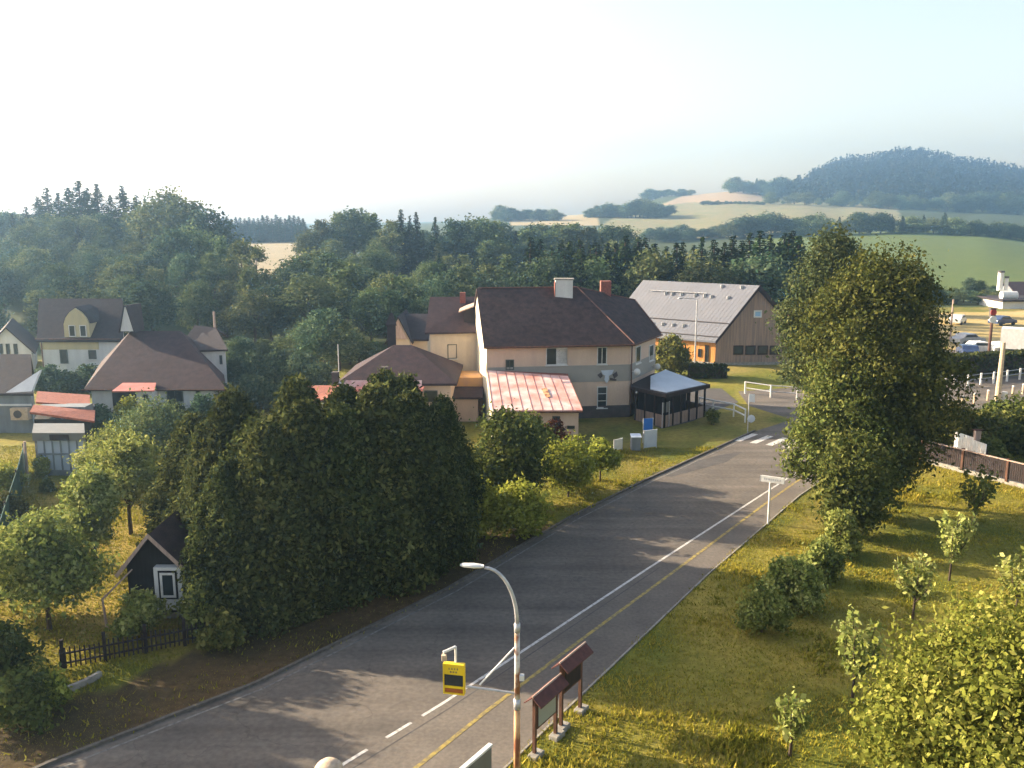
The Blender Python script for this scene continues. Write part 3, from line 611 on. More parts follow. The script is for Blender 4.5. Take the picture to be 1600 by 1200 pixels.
# --- near planting
CR = [(-11.2, 34.0, 6.6, 1.65), (-9.7, 34.3, 8.0, 2.1), (-8.6, 35.7, 8.5, 2.2), (-7.2, 36.6, 8.1, 2.1), (-5.9, 38.0, 8.7, 2.3), (-4.6, 39.2, 8.2, 2.1), (-3.5, 40.6, 7.4, 1.6), (-3.3, 42.6, 7.3, 1.6),
      (-14.3, 39.3, 7.2, 2.0), (-11.9, 37.4, 8.6, 2.2), (-9.4, 38.4, 8.9, 2.2), (-7.6, 39.8, 8.4, 2.1), (-6.0, 41.2, 8.8, 2.2), (-5.2, 42.9, 8.3, 1.9), (-12.9, 37.2, 7.4, 1.7), (-10.4, 35.9, 7.8, 2.2)]
ORD = ['leftmost', 'second', 'third', 'fourth', 'fifth', 'sixth', 'seventh', 'eighth']
cprof = lambda z: (.80 + .32 * math.sin(math.pi * min(1, z * 1.5 + .1))) * (1 - max(0, z - .5) ** 1.9 * 3.3)
HP = [column_tree('hedge_conifer', '', 8.5, 1.9, 300 + i, M['hedge'], 2100, 20, .125, prof=cprof) for i in range(3)]
for i, (x, y, h, r_) in enumerate(CR):
    g = 'conifers of the tall dark row along the left side of the road'
    lb = (ORD[i] + (' and shortest' if i == 0 else ' from the left') + ' of the dark conifers in the front line by the road') if i < 8 else ((ORD[i - 8] + (' from the left' if i > 8 else '') + ' of the dark conifers in the back line of the row') if i < 15 else 'dark conifer squeezed between the front and back lines near the shed')
    sc_ = (r_ / 1.9, r_ / 1.9, h / 8.5 * .97)
    if i < 3: o = HP[i]; o.location = (x, y, 0); o.scale = sc_; tag(o, lb, 'tree', g)
    else: copy_thing(HP[i % 3], (x, y, 0), i * 1.3, sc_, lb, g)

broadleaf('broadleaf_tree', 'round green tree between the conifer row and the red-roofed lean-to', 5.4, 2.6, 21, M['leaf'], 700, 24, .15, loc=G(788, 792), zlo=.6, nl=16)
broadleaf('broadleaf_tree', 'small dark tree close behind the round green tree by the lean-to', 4.2, 1.9, 22, M['leaf'], 400, 22, .15, loc=(.9, 52.5, 0), zlo=.5)
broadleaf('shrub', 'bright yellow-green shrub under the round green tree by the road', 2.6, 1.7, 23, M['leaf_bright'], 300, 24, .13, cat='shrub', loc=G(812, 832), zlo=.1)
broadleaf('shrub', 'yellow-green shrub at the right foot of the tall conifer row', 3.0, 1.4, 24, M['leaf_bright'], 260, 24, .13, cat='shrub', loc=G(752, 838), zlo=.1)
broadleaf('garden_tree', 'bright yellow-green bushy tree on the verge in front of the guest house', 3.2, 2.0, 25, M['leaf_bright'], 360, 24, .13, loc=G(888, 776), zlo=.9, nl=12)
broadleaf('garden_tree', 'smaller yellow-green tree right of the bushy tree on the verge', 2.5, 1.25, 26, M['leaf_bright'], 220, 22, .13, loc=G(938, 752), zlo=.8, nl=9)
broadleaf('shrub', 'dark reddish shrub against the pink lean-to wall', 2.2, 1.2, 27, M['leaf_red'], 160, 22, .13, cat='shrub', loc=G(866, 706), zlo=.1)
# big tree by the orchard
BT = [(-.2, 0, 10.2, 2.8, 1.2), (-2.2, 1.0, 9.0, 2.1, 1.2), (1.3, .6, 10.2, 2.2, 1.1), (1.2, -.5, 7.4, 2.3, 1.1), (-1.0, -2.0, 8.0, 2.5, 1.2), (1.2, -2.3, 6.6, 2.5, 1.2), (-1.7, -1.4, 5.6, 2.2, 1.1), (.9, .4, 4.7, 2.0, 1.0),
      (.4, -2.0, 4.2, 2.4, 1.1), (-.8, -2.6, 3.2, 1.9, 1.0), (.6, -1.6, 3.2, 1.7, 1.0), (.3, .8, 12.4, 2.0, 1.0), (1.3, .9, 12.2, 1.5, .9), (-.3, 0, 6, 3.0, 1.4), (-1.9, .4, 11.0, 1.7, 1.1), (1.9, .3, 6.6, 1.6, 1), (1.9, .3, 8.6, 1.6, 1)]
broadleaf('broadleaf_tree', 'largest dark green leafy tree at the roadside edge of the orchard', 14, 5, 31, M['leaf'], 2900, 38, .135, loc=(20.5, 49.5, 0), lobes=BT, spread=.36, inner=.35)
T1 = [(0, 0, 13.4, 1.5, 1.2), (.9, 0, 12.4, 1.5, 1.1), (-.9, -.3, 11.6, 1.6, 1.2), (.6, -.8, 10.2, 1.9, 1.1), (-1.5, .2, 9.0, 1.8, 1.1), (0, 0, 7.6, 2.4, 1.2), (-1.2, -.8, 6.2, 2.0, 1.1), (.8, .5, 11.5, 1.6, 1.1)]
broadleaf('broadleaf_tree', 'tall narrow tree rising behind the left of the largest roadside tree', 15, 3, 32, M['leaf_dull'], 1300, 34, .15, loc=(21.4, 60.5, 0), lobes=T1, spread=.36)
T3 = [(0, 0, 5.8, 2.0, 1.1), (-1.2, -.4, 4.6, 1.7, 1.1), (.9, -.6, 4.0, 1.9, 1.1), (-1.5, .2, 3.2, 1.6, 1.0), (.2, -.9, 2.4, 1.7, 1.0), (1.6, -.5, 2.4, 1.4, 1), (-.4, .2, 7.2, 1.5, 1.1)]
broadleaf('broadleaf_tree', 'lighter leafy tree leaning over the pavement left of the largest roadside tree', 8.5, 3, 33, M['leaf'], 1100, 34, .13, loc=(18.1, 47.3, 0), lobes=T3, spread=.32)
T4 = [(0, 0, 3.6, 1.5, 1.2), (-.6, -.3, 2.3, 1.3, 1.1), (.8, .1, 2.0, 1.4, 1.1), (0, 0, 1.2, 1.3, .9)]
broadleaf('broadleaf_tree', 'small bushy tree at the front foot of the largest roadside tree', 5, 1.9, 34, M['leaf'], 420, 24, .16, loc=(17.2, 43.6, 0), lobes=T4, spread=.26)
broadleaf('shrub', 'nearest round bush of the line along the pavement by the orchard', 1.9, 1.1, 41, M['leaf_fruit'], 230, 26, .11, cat='shrub', loc=G(1190, 988), zlo=.0, nl=9)
broadleaf('shrub', 'largest round bush in the line along the pavement by the orchard', 2.2, 1.25, 42, M['leaf_fruit'], 330, 26, .12, cat='shrub', loc=G(1238, 952), zlo=.0, nl=10)
broadleaf('shrub', 'third bush from the camera in the line along the pavement', 2.0, 1.1, 43, M['leaf_fruit'], 260, 26, .12, cat='shrub', loc=G(1280, 908), zlo=.0, nl=10)
broadleaf('shrub', 'leafy bush joining the bush line to the large roadside tree', 2.2, 1.1, 44, M['leaf_fruit'], 280, 26, .12, cat='shrub', loc=G(1312, 868), zlo=.0, nl=10)
sapling('upright young fruit tree with a thin crown in the middle of the lawn', 3.1, 51, M['leaf_fruit'], (16.2, 33.9, 0), 9, 1.0)
sapling('young fruit tree on the lawn just right of the bush line and below the fence', 3.3, 52, M['leaf_fruit'], (19.6, 37.9, 0), 8, .9)
sapling('slim shaded fruit tree on the lawn close to the brown fence', 3.2, 53, M['leaf'], (24.3, 45.0, 0), 9, 1.0)
sapling('young fruit tree beside the large leafy crown at the bottom right', 3.3, 54, M['leaf_fruit'], (11.4, 27.6, 0), 12, 1.0)
sapling('fruit tree cut off by the right edge of the photo', 2.6, 55, M['leaf_fruit'], (20.7, 34.5, 0), 8, .9)
sapling('small yellowish shrub-like fruit tree at the bottom edge of the lawn', 1.9, 56, M['leaf_fruit'], (8.4, 24.6, 0), 8, .6)
NB = [(0, 0, 3.3, 3.0, .95), (-2.2, .6, 3.0, 1.7, .9), (-1.4, 1.8, 3.8, 1.7, .9), (.6, 2.2, 4.4, 1.9, .9), (2.5, 1.5, 4.6, 2.0, .9), (-1.2, -1.2, 2.4, 1.8, .9), (-2.7, -.4, 1.6, 1.3, .9), (2.5, -1, 3.6, 2.2, .9), (-2.0, 2.0, 2.4, 1.4, .9)]
broadleaf('walnut_tree', 'big bright leafy crown filling the bottom right corner', 6.4, 4, 61, leaf_mat('leaf_walnut', (.09, .115, .022), (.23, .25, .045), (.44, .42, .11), .35, 0), 2300, 30, .105, loc=(12.9, 19.8, 0), lobes=NB, spread=.3)
# hedge beyond the brown fence
for i, (x, y, h, r_) in enumerate([(30.6, 60.6, 1.7, 2.0), (33.0, 60.6, 2.6, 2.3), (36.0, 60.2, 3.1, 2.6), (39.4, 60, 3.4, 2.8), (36.5, 63.5, 2.8, 2.4), (31.5, 58.0, 1.6, 1.6)]):
    if i == 0: hb = broadleaf('hedge_bush', '', 3, 2.4, 71, M['leaf'], 500, 22, .2, cat='bush', zlo=.0, nl=12); hb.location = (x, y, 0); o = hb
    else: o = copy_thing(hb, (x, y, 0), i * 1.1, (r_ / 2.4, r_ / 2.4, h / 3))
    tag(o, 'dark broad bush with a sunlit top beyond the brown fence', 'bush', 'broad bushes beyond the brown fence')
# clipped hedge by the car park
def hedge_box(name, label, pts, wd, h, m, n, size, seed):
    r = np.random.default_rng(seed); o = thing(name, label, 'hedge', (pts[0][0], pts[0][1], 0)); P = []; N = []
    for (x0, y0), (x1, y1) in zip(pts, pts[1:]):
        L = math.hypot(x1 - x0, y1 - y0); k = int(n * L); t = r.uniform(0, 1, k); s = r.uniform(-1, 1, k); q = r.uniform(0, 1, k)
        side = r.random(k) < .6; s = np.where(side, np.sign(s), s); zz = np.where(side, q * h, h); nx, ny = -(y1 - y0) / L, (x1 - x0) / L
        P.append(np.stack([x0 + (x1 - x0) * t + nx * s * wd / 2 - pts[0][0] + r.normal(0, .08, k), y0 + (y1 - y0) * t + ny * s * wd / 2 - pts[0][1] + r.normal(0, .08, k), zz + r.normal(0, .07, k)], 1))
        N.append(np.stack([nx * s * side, ny * s * side, np.where(side, .2, 1.)], 1))
    P = np.concatenate(P); N = np.concatenate(N); crown_obj(P, N, np.clip(r.normal(.4, .2, len(P)), 0, 1), size, m, o, .4, name='foliage')
    b = MB()
    for (x0, y0), (x1, y1) in zip(pts, pts[1:]):
        L = math.hypot(x1 - x0, y1 - y0); b.ob((x0 - (-(y1 - y0) / L) * wd * .38, y0 - ((x1 - x0) / L) * wd * .38), (x1 - x0, y1 - y0), L, wd * .76, 0, h * .9)
    b.build('branches', M['bark'], o); return o
hedge_box('hedge', 'long dark clipped hedge between the car park and the side road', [G(1440, 592)[:2], G(1500, 588)[:2], G(1640, 580)[:2], G(1760, 574)[:2]], 1.6, 2.2, M['hedge'], 260, .25, 81)
broadleaf('round_bush', 'round green bush between the guest house and the orange hall wall', 4.0, 2.2, 82, M['leaf'], 420, 20, .22, cat='bush', loc=(16.4, 91.0, 0), zlo=.0, nl=11)
hedge_box('hedge', 'dark clipped square hedge block in front of the wooden hall', [G(1076, 590)[:2], G(1134, 590)[:2]], 1.4, 1.3, M['hedge'], 300, .2, 83)
broadleaf('small_bush', 'small dark bush in front of the curved white railing', 1.1, .7, 84, M['leaf'], 120, 18, .12, cat='bush', loc=G(1112, 662), zlo=.0, nl=7)
# left garden
for u, v, h, r_, lb, sd in ((78, 985, 4.6, 2.3, 'large pale green fruit tree at the left above the dark bank', 91), (20, 955, 3.4, 1.5, 'fruit tree at the left edge beside the green net', 92), (150, 880, 4.4, 1.8, 'slender fruit tree between the large fruit tree and the black shed', 93),
                            (205, 835, 5.2, 2.3, 'fruit tree directly behind the black garden shed', 94), (240, 722, 3.8, 2.6, 'light green tree in front of the white house with the red porch', 95), (180, 770, 3.8, 2.0, 'low leafy tree to the right of the grey glasshouse', 98)):
    broadleaf('fruit_tree', lb, h, r_, sd, M['leaf_fruit'] if sd != 95 else M['leaf_dull'], 520, 24, .13, loc=G(u, v), zlo=h * .25, nl=12)
for u, v, h, r_, lb, sd, mm in ((222, 1000, 1.9, 1.1, 'feathery bush in front of the black garden shed', 101, 'leaf_fruit'), (318, 992, 2.2, 1.0, 'leafy bush right of the white framed shed window', 102, 'leaf_fruit'), (345, 1015, 1.6, .9, 'low bush at the foot of the first conifer of the row', 103, 'leaf'),
        (70, 742, 1.3, .7, 'small yellow bush in front of the grey glasshouse', 104, 'leaf_bright'), (205, 668, 2.4, 1.2, 'yellow-green bush under the red-roofed porch', 105, 'leaf_bright'), (40, 1130, 1.8, 1.6, 'dark bush at the lower left corner on the bank', 106, 'leaf'), (10, 1080, 2.4, 1.5, 'tall dark bush at the left edge on the bank', 107, 'leaf'),
        (75, 1108, 1.2, .8, 'small sunlit bush on the bank at the lower left', 108, 'leaf_bright'), (10, 770, 1.6, 1.2, 'low bright bush left of the green net', 109, 'leaf_bright'), (10, 820, 1.4, 1.2, 'dark low bush left of the green net', 110, 'leaf'), (75, 768, .6, .5, 'tiny plant on the lawn below the glasshouse', 111, 'leaf')):
    broadleaf('shrub', lb, h, r_, sd, M[mm], 200, 20, .12, cat='shrub', loc=G(u, v), zlo=.0, nl=8)

for x, y, h, r_, lb, sd in ((-21.6, 28.9, 6.2, 1.8, 'tree left of the photo whose shadow streaks the near road', 121), (-23.0, 31.6, 7.0, 1.9, 'taller tree left of the photo above the bank', 122)):
    broadleaf('broadleaf_tree', lb, h, r_, sd, M['leaf'], 300, 18, .16, loc=(x, y, 0), zlo=1.5, nl=9)
for i, (u, v, h, r_) in enumerate(((395, 640, 2.4, 2.0), (425, 618, 2.6, 2.2), (450, 640, 2.0, 1.8), (375, 610, 2.8, 2.2), (470, 600, 2.6, 2.0), (500, 615, 2.4, 2.0), (400, 590, 2.2, 1.8), (440, 588, 2.4, 2.0), (155, 670, 1.6, 1.3), (170, 700, 2.0, 1.4), (275, 672, 1.9, 1.6), (320, 668, 2.2, 1.6), (350, 655, 2.4, 1.8), (78, 611, 2.0, 2.0), (108, 613, 1.7, 1.8), (140, 611, 2.1, 2.0), (170, 613, 1.8, 1.8))):
    x, y, _ = G(u, v)
    if i == 0: gb_ = broadleaf('garden_bush', '', 2.5, 2.0, 131, M['leaf_wood'], 300, 20, .2, cat='bush', zlo=0, nl=9); gb_.location = (x, y, 0); o = gb_
    else: o = copy_thing(gb_, (x, y, 0), i * 1.7, (r_ / 2, r_ / 2, h / 2.5))
    if i > 12: tag(o, 'dark garden bush at the foot of the ochre and white house', 'bush', 'bushes below the ochre house'); continue
    tag(o, 'dark garden bush between the white house and the hip-roofed building' if u > 360 else 'dark garden bush close in front of the white house', 'bush', 'bushes between the houses' if u > 360 else 'bushes in front of the white house')

# --- grass: tufts over the lawns and verges
def grass():
    r = np.random.default_rng(9); n = 330000
    Y = r.uniform(17, 62, n * 2); u = r.uniform(-60, 1680, n * 2); X = (u - 800) / F * (Y * .983 + 2.9)
    keep = r.random(n * 2) < (Y * .983 + 2.9) / 64; X, Y = X[keep], Y[keep]
    le = np.interp(Y, [p[1] for p in LEFT], [p[0] for p in LEFT]); re = np.interp(Y, [p[1] for p in RIGHT], [p[0] for p in RIGHT])
    ok = (X < le + r.normal(-.12, .14, len(X))) | (X > re + r.normal(.0, .10, len(X))); ok &= ~((X > -3) & (Y > 61.5)); X, Y = X[ok][:n], Y[ok][:n]
    pn = smooth_noise(X + 300, Y, 1.6, 11); big = (X < 9) & (X > 0.3) & (Y < 27); k = len(X)
    vg = (X < le[ok][:n]) & (X > le[ok][:n] - 5.0) & (Y < 46); hgt = r.uniform(.03, .10, k) * (.5 + 1.2 * pn) * np.where(vg & (r.random(k) < .93), .22, 1) * np.where(big, 1.5, 1) * np.where(X < -3, 1.2, 1); cl = smooth_noise(X + 500, Y + 40, .55, 21) * smooth_noise(X + 200, Y, 2.3, 22); hgt *= 1 + 1.1 * np.clip((cl - .42) * 6, 0, 1) * (X > -2); wd = hgt * r.uniform(.14, .30, k)
    a = r.uniform(0, 6.283, k); lx, ly = r.normal(0, .45, k) * hgt, r.normal(0, .45, k) * hgt; z0 = np.zeros(k)
    v = np.stack([np.stack([X - wd * np.cos(a), Y - wd * np.sin(a), z0], 1), np.stack([X + wd * np.cos(a), Y + wd * np.sin(a), z0], 1), np.stack([X + lx, Y + ly, hgt], 1)], 1).reshape(-1, 3)
    me = mesh_np('grass', v, np.arange(k * 3).reshape(-1, 3), np.clip(.15 + pn * .6 + r.normal(0, .2, k) + np.where(X < le[ok][:n], -.1, 0), 0, 1)); me.materials.append(M['grass'])
    o = bpy.data.objects.new('grass', me); C.objects.link(o); tag(o, 'rough green and golden grass of the orchard lawn and verges', 'grass', kind='stuff')
grass()

# ------------------------------------------------------------------ building parts
def unit(p0, p1):
    L = math.hypot(p1[0] - p0[0], p1[1] - p0[1]); return ((p1[0] - p0[0]) / L, (p1[1] - p0[1]) / L), L
def win(root, c, d, w_, h_, cols=1, rows=1, fm='frame_white', gm='glass', fr=.07, sill=True, name='window'):
    n = math.hypot(*d); d = (d[0] / n, d[1] / n); q = (d[1], -d[0])          # outward normal: to the right of d
    def bx(b, a0, a1, z0, z1, t0, t1):
        pts = [(c[0] + d[0] * a + q[0] * t, c[1] + d[1] * a + q[1] * t) for a, t in ((a0, t1), (a1, t1), (a1, t0), (a0, t0))]; b.ext(pts, c[2] + z0, c[2] + z1)
    b = MB(); W, Hh = w_ / 2, h_ / 2
    bx(b, -W, W, Hh - fr, Hh, -.03, .07); bx(b, -W, W, -Hh, -Hh + fr, -.03, .07)
    bx(b, -W, -W + fr, -Hh + fr, Hh - fr, -.03, .07); bx(b, W - fr, W, -Hh + fr, Hh - fr, -.03, .07)
    for k in range(1, cols): x = -W + w_ * k / cols; bx(b, x - fr * .4, x + fr * .4, -Hh + fr, Hh - fr, -.03, .06)
    for k in range(1, rows): z = -Hh + h_ * k / rows; bx(b, -W + fr, W - fr, z - fr * .4, z + fr * .4, -.03, .065)
    o = b.build(name, M[fm], root); b = MB(); bx(b, -W + fr * .6, W - fr * .6, -Hh + fr * .6, Hh - fr * .6, -.02, .03); b.build('pane', M[gm], o)
    if sill: b = MB(); bx(b, -W - .06, W + .06, -Hh - .07, -Hh - .005, -.02, .14); b.build('sill', M['frame_white'], o)
    return o
def winpx(root, p0, p1, u0, v0, u1, v1, **k):
    a = onwall(u0, v0, p0, p1); b = onwall(u1, v1, p0, p1); d, _ = unit(p0, p1)
    return win(root, ((a[0] + b[0]) / 2, (a[1] + b[1]) / 2, (a[2] + b[2]) / 2), d, abs(math.hypot(b[0] - a[0], b[1] - a[1])), abs(a[2] - b[2]), **k)
def roof_faces(b, faces, t=.18):
    for f in faces: b.slab(f, t)
def gable_house(name, label, p0, p1, depth, ze, zr, wallm, roofm, over=.4, z0=-.3, ridge='along', group=None, cat='house', q=None):
    """front wall from p0 to p1; ridge 'along' the front or 'away' from it (front is then the gable)."""
    d, L = unit(p0, p1); q = q or (-d[1], d[0]); P = lambda a, b_: (p0[0] + d[0] * a + q[0] * b_, p0[1] + d[1] * a + q[1] * b_)
    o = thing(name, label, cat, (p0[0], p0[1], 0), 0, group); b = MB(); r = MB()
    if ridge == 'along':
        for a in (0, L):
            pass
        b.ext([P(0, 0), P(L, 0), P(L, depth), P(0, depth)], z0, ze - .02)
        for a0, a1 in ((0, .18), (L - .18, L)):
            pts = [(*P(a0, 0), ze - .02), (*P(a0, depth / 2), zr - .16), (*P(a0, depth), ze - .02)]
            b.slab(pts, a1 - a0, (d[0], d[1], 0))
        k = (zr - ze) / (depth / 2); zo = ze - over * k
        A_, B_, C_, D_ = P(-over, -over), P(L + over, -over), P(L + over, depth / 2), P(-over, depth / 2)
        E_, F_ = P(L + over, depth + over), P(-over, depth + over)
        roof_faces(r, [[(*A_, zo), (*B_, zo), (*C_, zr), (*D_, zr)], [(*D_, zr), (*C_, zr), (*E_, zo), (*F_, zo)]])
    else:
        b.ext([P(0, 0), P(L, 0), P(L, depth), P(0, depth)], z0, ze - .02)
        for a0 in (0, depth - .18):
            b.slab([(*P(0, a0), ze - .02), (*P(L / 2, a0), zr - .16), (*P(L, a0), ze - .02)], .18, (q[0], q[1], 0))
        k = (zr - ze) / (L / 2); zo = ze - over * k
        roof_faces(r, [[(*P(-over, -over), zo), (*P(L / 2, -over), zr), (*P(L / 2, depth + over), zr), (*P(-over, depth + over), zo)][::-1],
                       [(*P(L / 2, -over), zr), (*P(L + over, -over), zo), (*P(L + over, depth + over), zo), (*P(L / 2, depth + over), zr)]])
    b.build('wall', M[wallm], o); rf = r.build('roof', M[roofm], o)
    return o, rf, P
def hip_roof(P, L, D, ze, zr, over=.4, inset=None):
    inset = D / 2 if inset is None else inset; k = (zr - ze) / (D / 2); zo = ze - over * k
    a, b, c, d = P(-over, -over), P(L + over, -over), P(L + over, D + over), P(-over, D + over); r0, r1 = P(inset, D / 2), P(L - inset, D / 2)
    m = MB(); roof_faces(m, [[(*a, zo), (*b, zo), (*r1, zr), (*r0, zr)], [(*b, zo), (*c, zo), (*r1, zr)], [(*c, zo), (*d, zo), (*r0, zr), (*r1, zr)], [(*d, zo), (*a, zo), (*r0, zr)]]); return m
def chimney(rf, x, y, w_, z0, z1, m='brick', capm='concrete', dx=None):
    b = MB(); b.box(x - w_ / 2, x + w_ / 2, y - (dx or w_) / 2, y + (dx or w_) / 2, z0, z1)
    o = b.build('chimney', M[m], rf); return o

# ------------------------------------------------------------------ guest house
A0, B0 = (-1.95, 70.0), (9.55, 71.6); C0 = (12.5, 77.4); D0 = (3.6, 82.5); E0 = (-3.5, 80.2)
gh = thing('guest_house', 'large pink and cream guest house with brown hipped roof in the middle', 'house', (A0[0], A0[1], 0))
ZE, ZR = 6.15, 10.2
b = MB(); b.ext([A0, B0, C0, D0, E0], 1.0, ZE); b.build('wall', M['pink_wall'], gh)
b = MB(); b.ext([(A0[0] - .05, A0[1] - .05), (B0[0] + .05, B0[1] - .07), (C0[0] + .06, C0[1]), (D0[0], D0[1] + .1), (E0[0] - .1, E0[1])], -.3, 1.0); b.build('plinth', M['plinth'], gh)
R0 = at(748, 449, 75.4)[:2] + (ZR,); R1 = at(902, 451, 76.4)[:2] + (ZR,); R2 = at(992, 469, 80)
b = MB(); d, L = unit(A0, E0); b.slab([(A0[0], A0[1], .6), (E0[0], E0[1], .6), (E0[0], E0[1], ZE), (R0[0], R0[1], ZR - .1), (A0[0], A0[1], ZE)], .06, (-d[1], d[0], 0))
b.build('gable_wall', M['gable_wall'], gh)
ex = lambda p, a, c: (p[0] + a, p[1] + c, ZE - .05)
A_, B_, C_, D_, E_ = ex(A0, -.25, -.5), ex(B0, .25, -.5), ex(C0, .5, .1), ex(D0, .2, .6), ex(E0, -.3, .4)
r = MB(); roof_faces(r, [[A_, B_, R1, (R0[0] - .2, R0[1], ZR)], [B_, C_, R2], [B_, R2, R1], [C_, D_, R2], [D_, R1, R2], [D_, E_, (R0[0] - .2, R0[1], ZR), R1]], .16)
rf = r.build('roof', M['roof_brown'], gh)
b = MB()
for p, q in ((B_, R1), (R1, R0), (C_, R2), (R1, R2)):
    b.tube([(p[0], p[1], p[2] + .03), (q[0], q[1], q[2] + .03)], .06, 6)
b.build('ridge_tiles', M['ridge'], rf)
b = MB(); b.tube([(A_[0], A_[1] - .08, A_[2] - .1), (B_[0], B_[1] - .08, B_[2] - .1)], .08, 8); b.tube([(B_[0], B_[1] - .08, B_[2] - .1), (C_[0] + .08, C_[1], C_[2] - .1)], .08, 8)
b.tube([(B0[0] + .12, B0[1] - .12, ZE - .2), (B0[0] + .12, B0[1] - .12, .3)], .05, 8); b.build('gutter', M['wood_brown'], rf)
x, y, z = at(881, 452, 75.6); ch = chimney(rf, x, y, 1.45, 9.0, 10.9, 'white_wall', dx=.9)
b = MB(); b.box(x - .8, x - .72, y - .45, y + .45, 8.9, 10.7); b.build('sunlit_red_edge', M['brick'], ch)  # brick-red strip colours in the sunlit left side of the chimney
b = MB(); b.box(x - .82, x + .82, y - .5, y + .5, 10.9, 11.02); b.build('chimney_cap', M['concrete'], ch)
x, y, z = at(946, 455, 78.5); chimney(rf, x, y, .9, 7.6, 10.6)
d, L = unit(A0, B0); b = MB(); f0 = onwall(890, 600, A0, B0)
b.ob((A0[0] + .02, A0[1] - .04), d, L - .02, .05, 3.0, 4.35); d2, L2 = unit(B0, C0)
b.ob((B0[0] + .02 + d2[1] * .04, B0[1] - d2[0] * .04), d2, L2 - .05, .05, 3.0, 4.35); b.build('painted_band', M['grey_band'], gh)
winpx(gh, A0, B0, 853, 543, 886, 570, cols=2, name='window'); winpx(gh, A0, B0, 933, 542, 948, 569, cols=2); winpx(gh, A0, B0, 933, 604, 948, 637, rows=3)
winpx(gh, A0, B0, 790, 562, 803, 578, fm='frame_dark', cols=2, sill=False)
p = onwall(880, 543, A0, B0)
winpx(gh, A0, B0, 870, 544, 886, 569, name='blind', gm='white', sill=False)
for u0, u1, v0, v1 in ((993, 1000, 542, 566), (1014, 1020, 540, 562)): winpx(gh, B0, C0, u0, v0, u1, v1, cols=1)
# emblem on the band
e = onwall(949, 587, A0, B0); b = MB(); dd, _ = unit(A0, B0)
def onf(b, pts, t, c=e, dd=dd):
    q = [(c[0] + dd[0] * a + dd[1] * .08, c[1] + dd[1] * a - dd[0] * .08, c[2] + z) for a, z in pts]; b.slab(q, t, (dd[1], -dd[0], 0))
onf(b, [(-.55, .45), (.5, .48), (.36, .14), (.1, 0), (.12, -.3), (-.06, -.62), (-.28, -.3), (-.2, .02), (-.42, .14)], .03)
em = b.build('wall_emblem', M['banner'], gh)
for q_ in ([(-.85, .1), (-.55, .3), (-.4, 0), (-.6, -.2)], [(.4, .1), (.75, .35), (.85, 0), (.55, -.25)]): b = MB(); onf(b, q_, .02); b.build('dark_mark', M['plinth'], em)
b = MB(); onf(b, [(.2, -.15), (.75, -.3), (.7, -.42), (.2, -.38)], .02); b.build('dark_mark', M['plinth'], em)
for u, v in ((1018, 572), (986, 580)):
    c = onwall(u, v, B0, C0); b = MB(); b.tube([(c[0], c[1], c[2]), (c[0] + .35, c[1] - .2, c[2])], .04, 6); b.ball((c[0] + .45, c[1] - .3, c[2]), .28, sc=(1, .5, 1)); b.build('satellite_dish', M['white'], gh, True)
# left wing of the guest house
W0 = at(672, 518, 76.2); W1 = at(742, 518, 76.9); ze = W0[2]
b = MB(); wq = (W0[0] - .2, 85.5); b.ext([(W0[0], W0[1]), (W1[0] + .6, W1[1]), (W1[0] + .4, 85.8), wq], -.3, ze); b.build('wing_wall', M['cream_wall'], gh)
zr2 = zof(464, 81); a, c = (W0[0] - .4, W0[1] - .45, ze - .05), (W1[0] + .1, W1[1] - .4, ze - .05)
r = MB(); roof_faces(r, [[a, c, (W1[0] + .2, 81.4, zr2), (W0[0] - .4, 81, zr2)], [(W0[0] - .4, 81, zr2), (W1[0] + .2, 81.4, zr2), (W1[0], 86.2, ze - .05), (W0[0] - .5, 86, ze - .05)]], .15)
wr = r.build('wing_roof', M['roof_mauve'], gh)
b = MB(); b.slab([(W0[0], W0[1], ze - .1), (W0[0], 81, zr2 - .15), (wq[0], 85.5, ze - .1)], .1, (1, 0, 0)); b.build('wing_gable', M['cream_wall'], gh)
x, y, z = at(723, 462, 80.5); chimney(wr, x, y, .5, 8.2, z + .3)
x, y, z = at(733, 500, 77.6); b = MB(); b.box(x - .45, x + .5, y, y + 2.2, z - .8, z + .9); dm = b.build('dormer', M['roof_dark'], wr)
b = MB(); b.slab([(x - .9, y - .2, z + .75), (x + .7, y - .2, z + 1.35), (x + .7, y + 2.4, z + 1.45), (x - .9, y + 2.4, z + .85)], .1); b.build('dormer_roof', M['wood_pale'], dm)
winpx(gh, W0, W1, 699, 538, 714, 560, fm='frame_dark', sill=True); winpx(gh, W0, W1, 721, 581, 734, 589, fm='frame_dark', cols=2, sill=False)
# low link with the orange wall
k = thing('link_building', 'low orange walled link between the hip-roofed building and the tall gable', 'outbuilding', at(700, 640, 72.5)[:2] + (0,))
x0 = at(702, 590, 72.5)[0]; x1 = at(754, 590, 72.5)[0]; zt = zof(590, 72.5)
b = MB(); b.box(x0, x1, 72.5, 75.9, -.3, zt); b.build('wall', M['orange_wall'], k)
b = MB(); b.slab([(x0 - .1, 69.6, zof(621, 69.6)), (x1 + .1, 69.6, zof(621, 69.6)), (x1 + .1, 72.45, zof(621, 69.6) + .35), (x0 - .1, 72.45, zof(621, 69.6) + .35)], .15); b.build('roof', M['roof_mauve'], k)
b = MB(); b.box(x0 + .2, x1 - .3, 69.9, 72.3, -.3, zof(622, 69.6) - .15); b.build('porch_wall', M['pink_wall'], k)
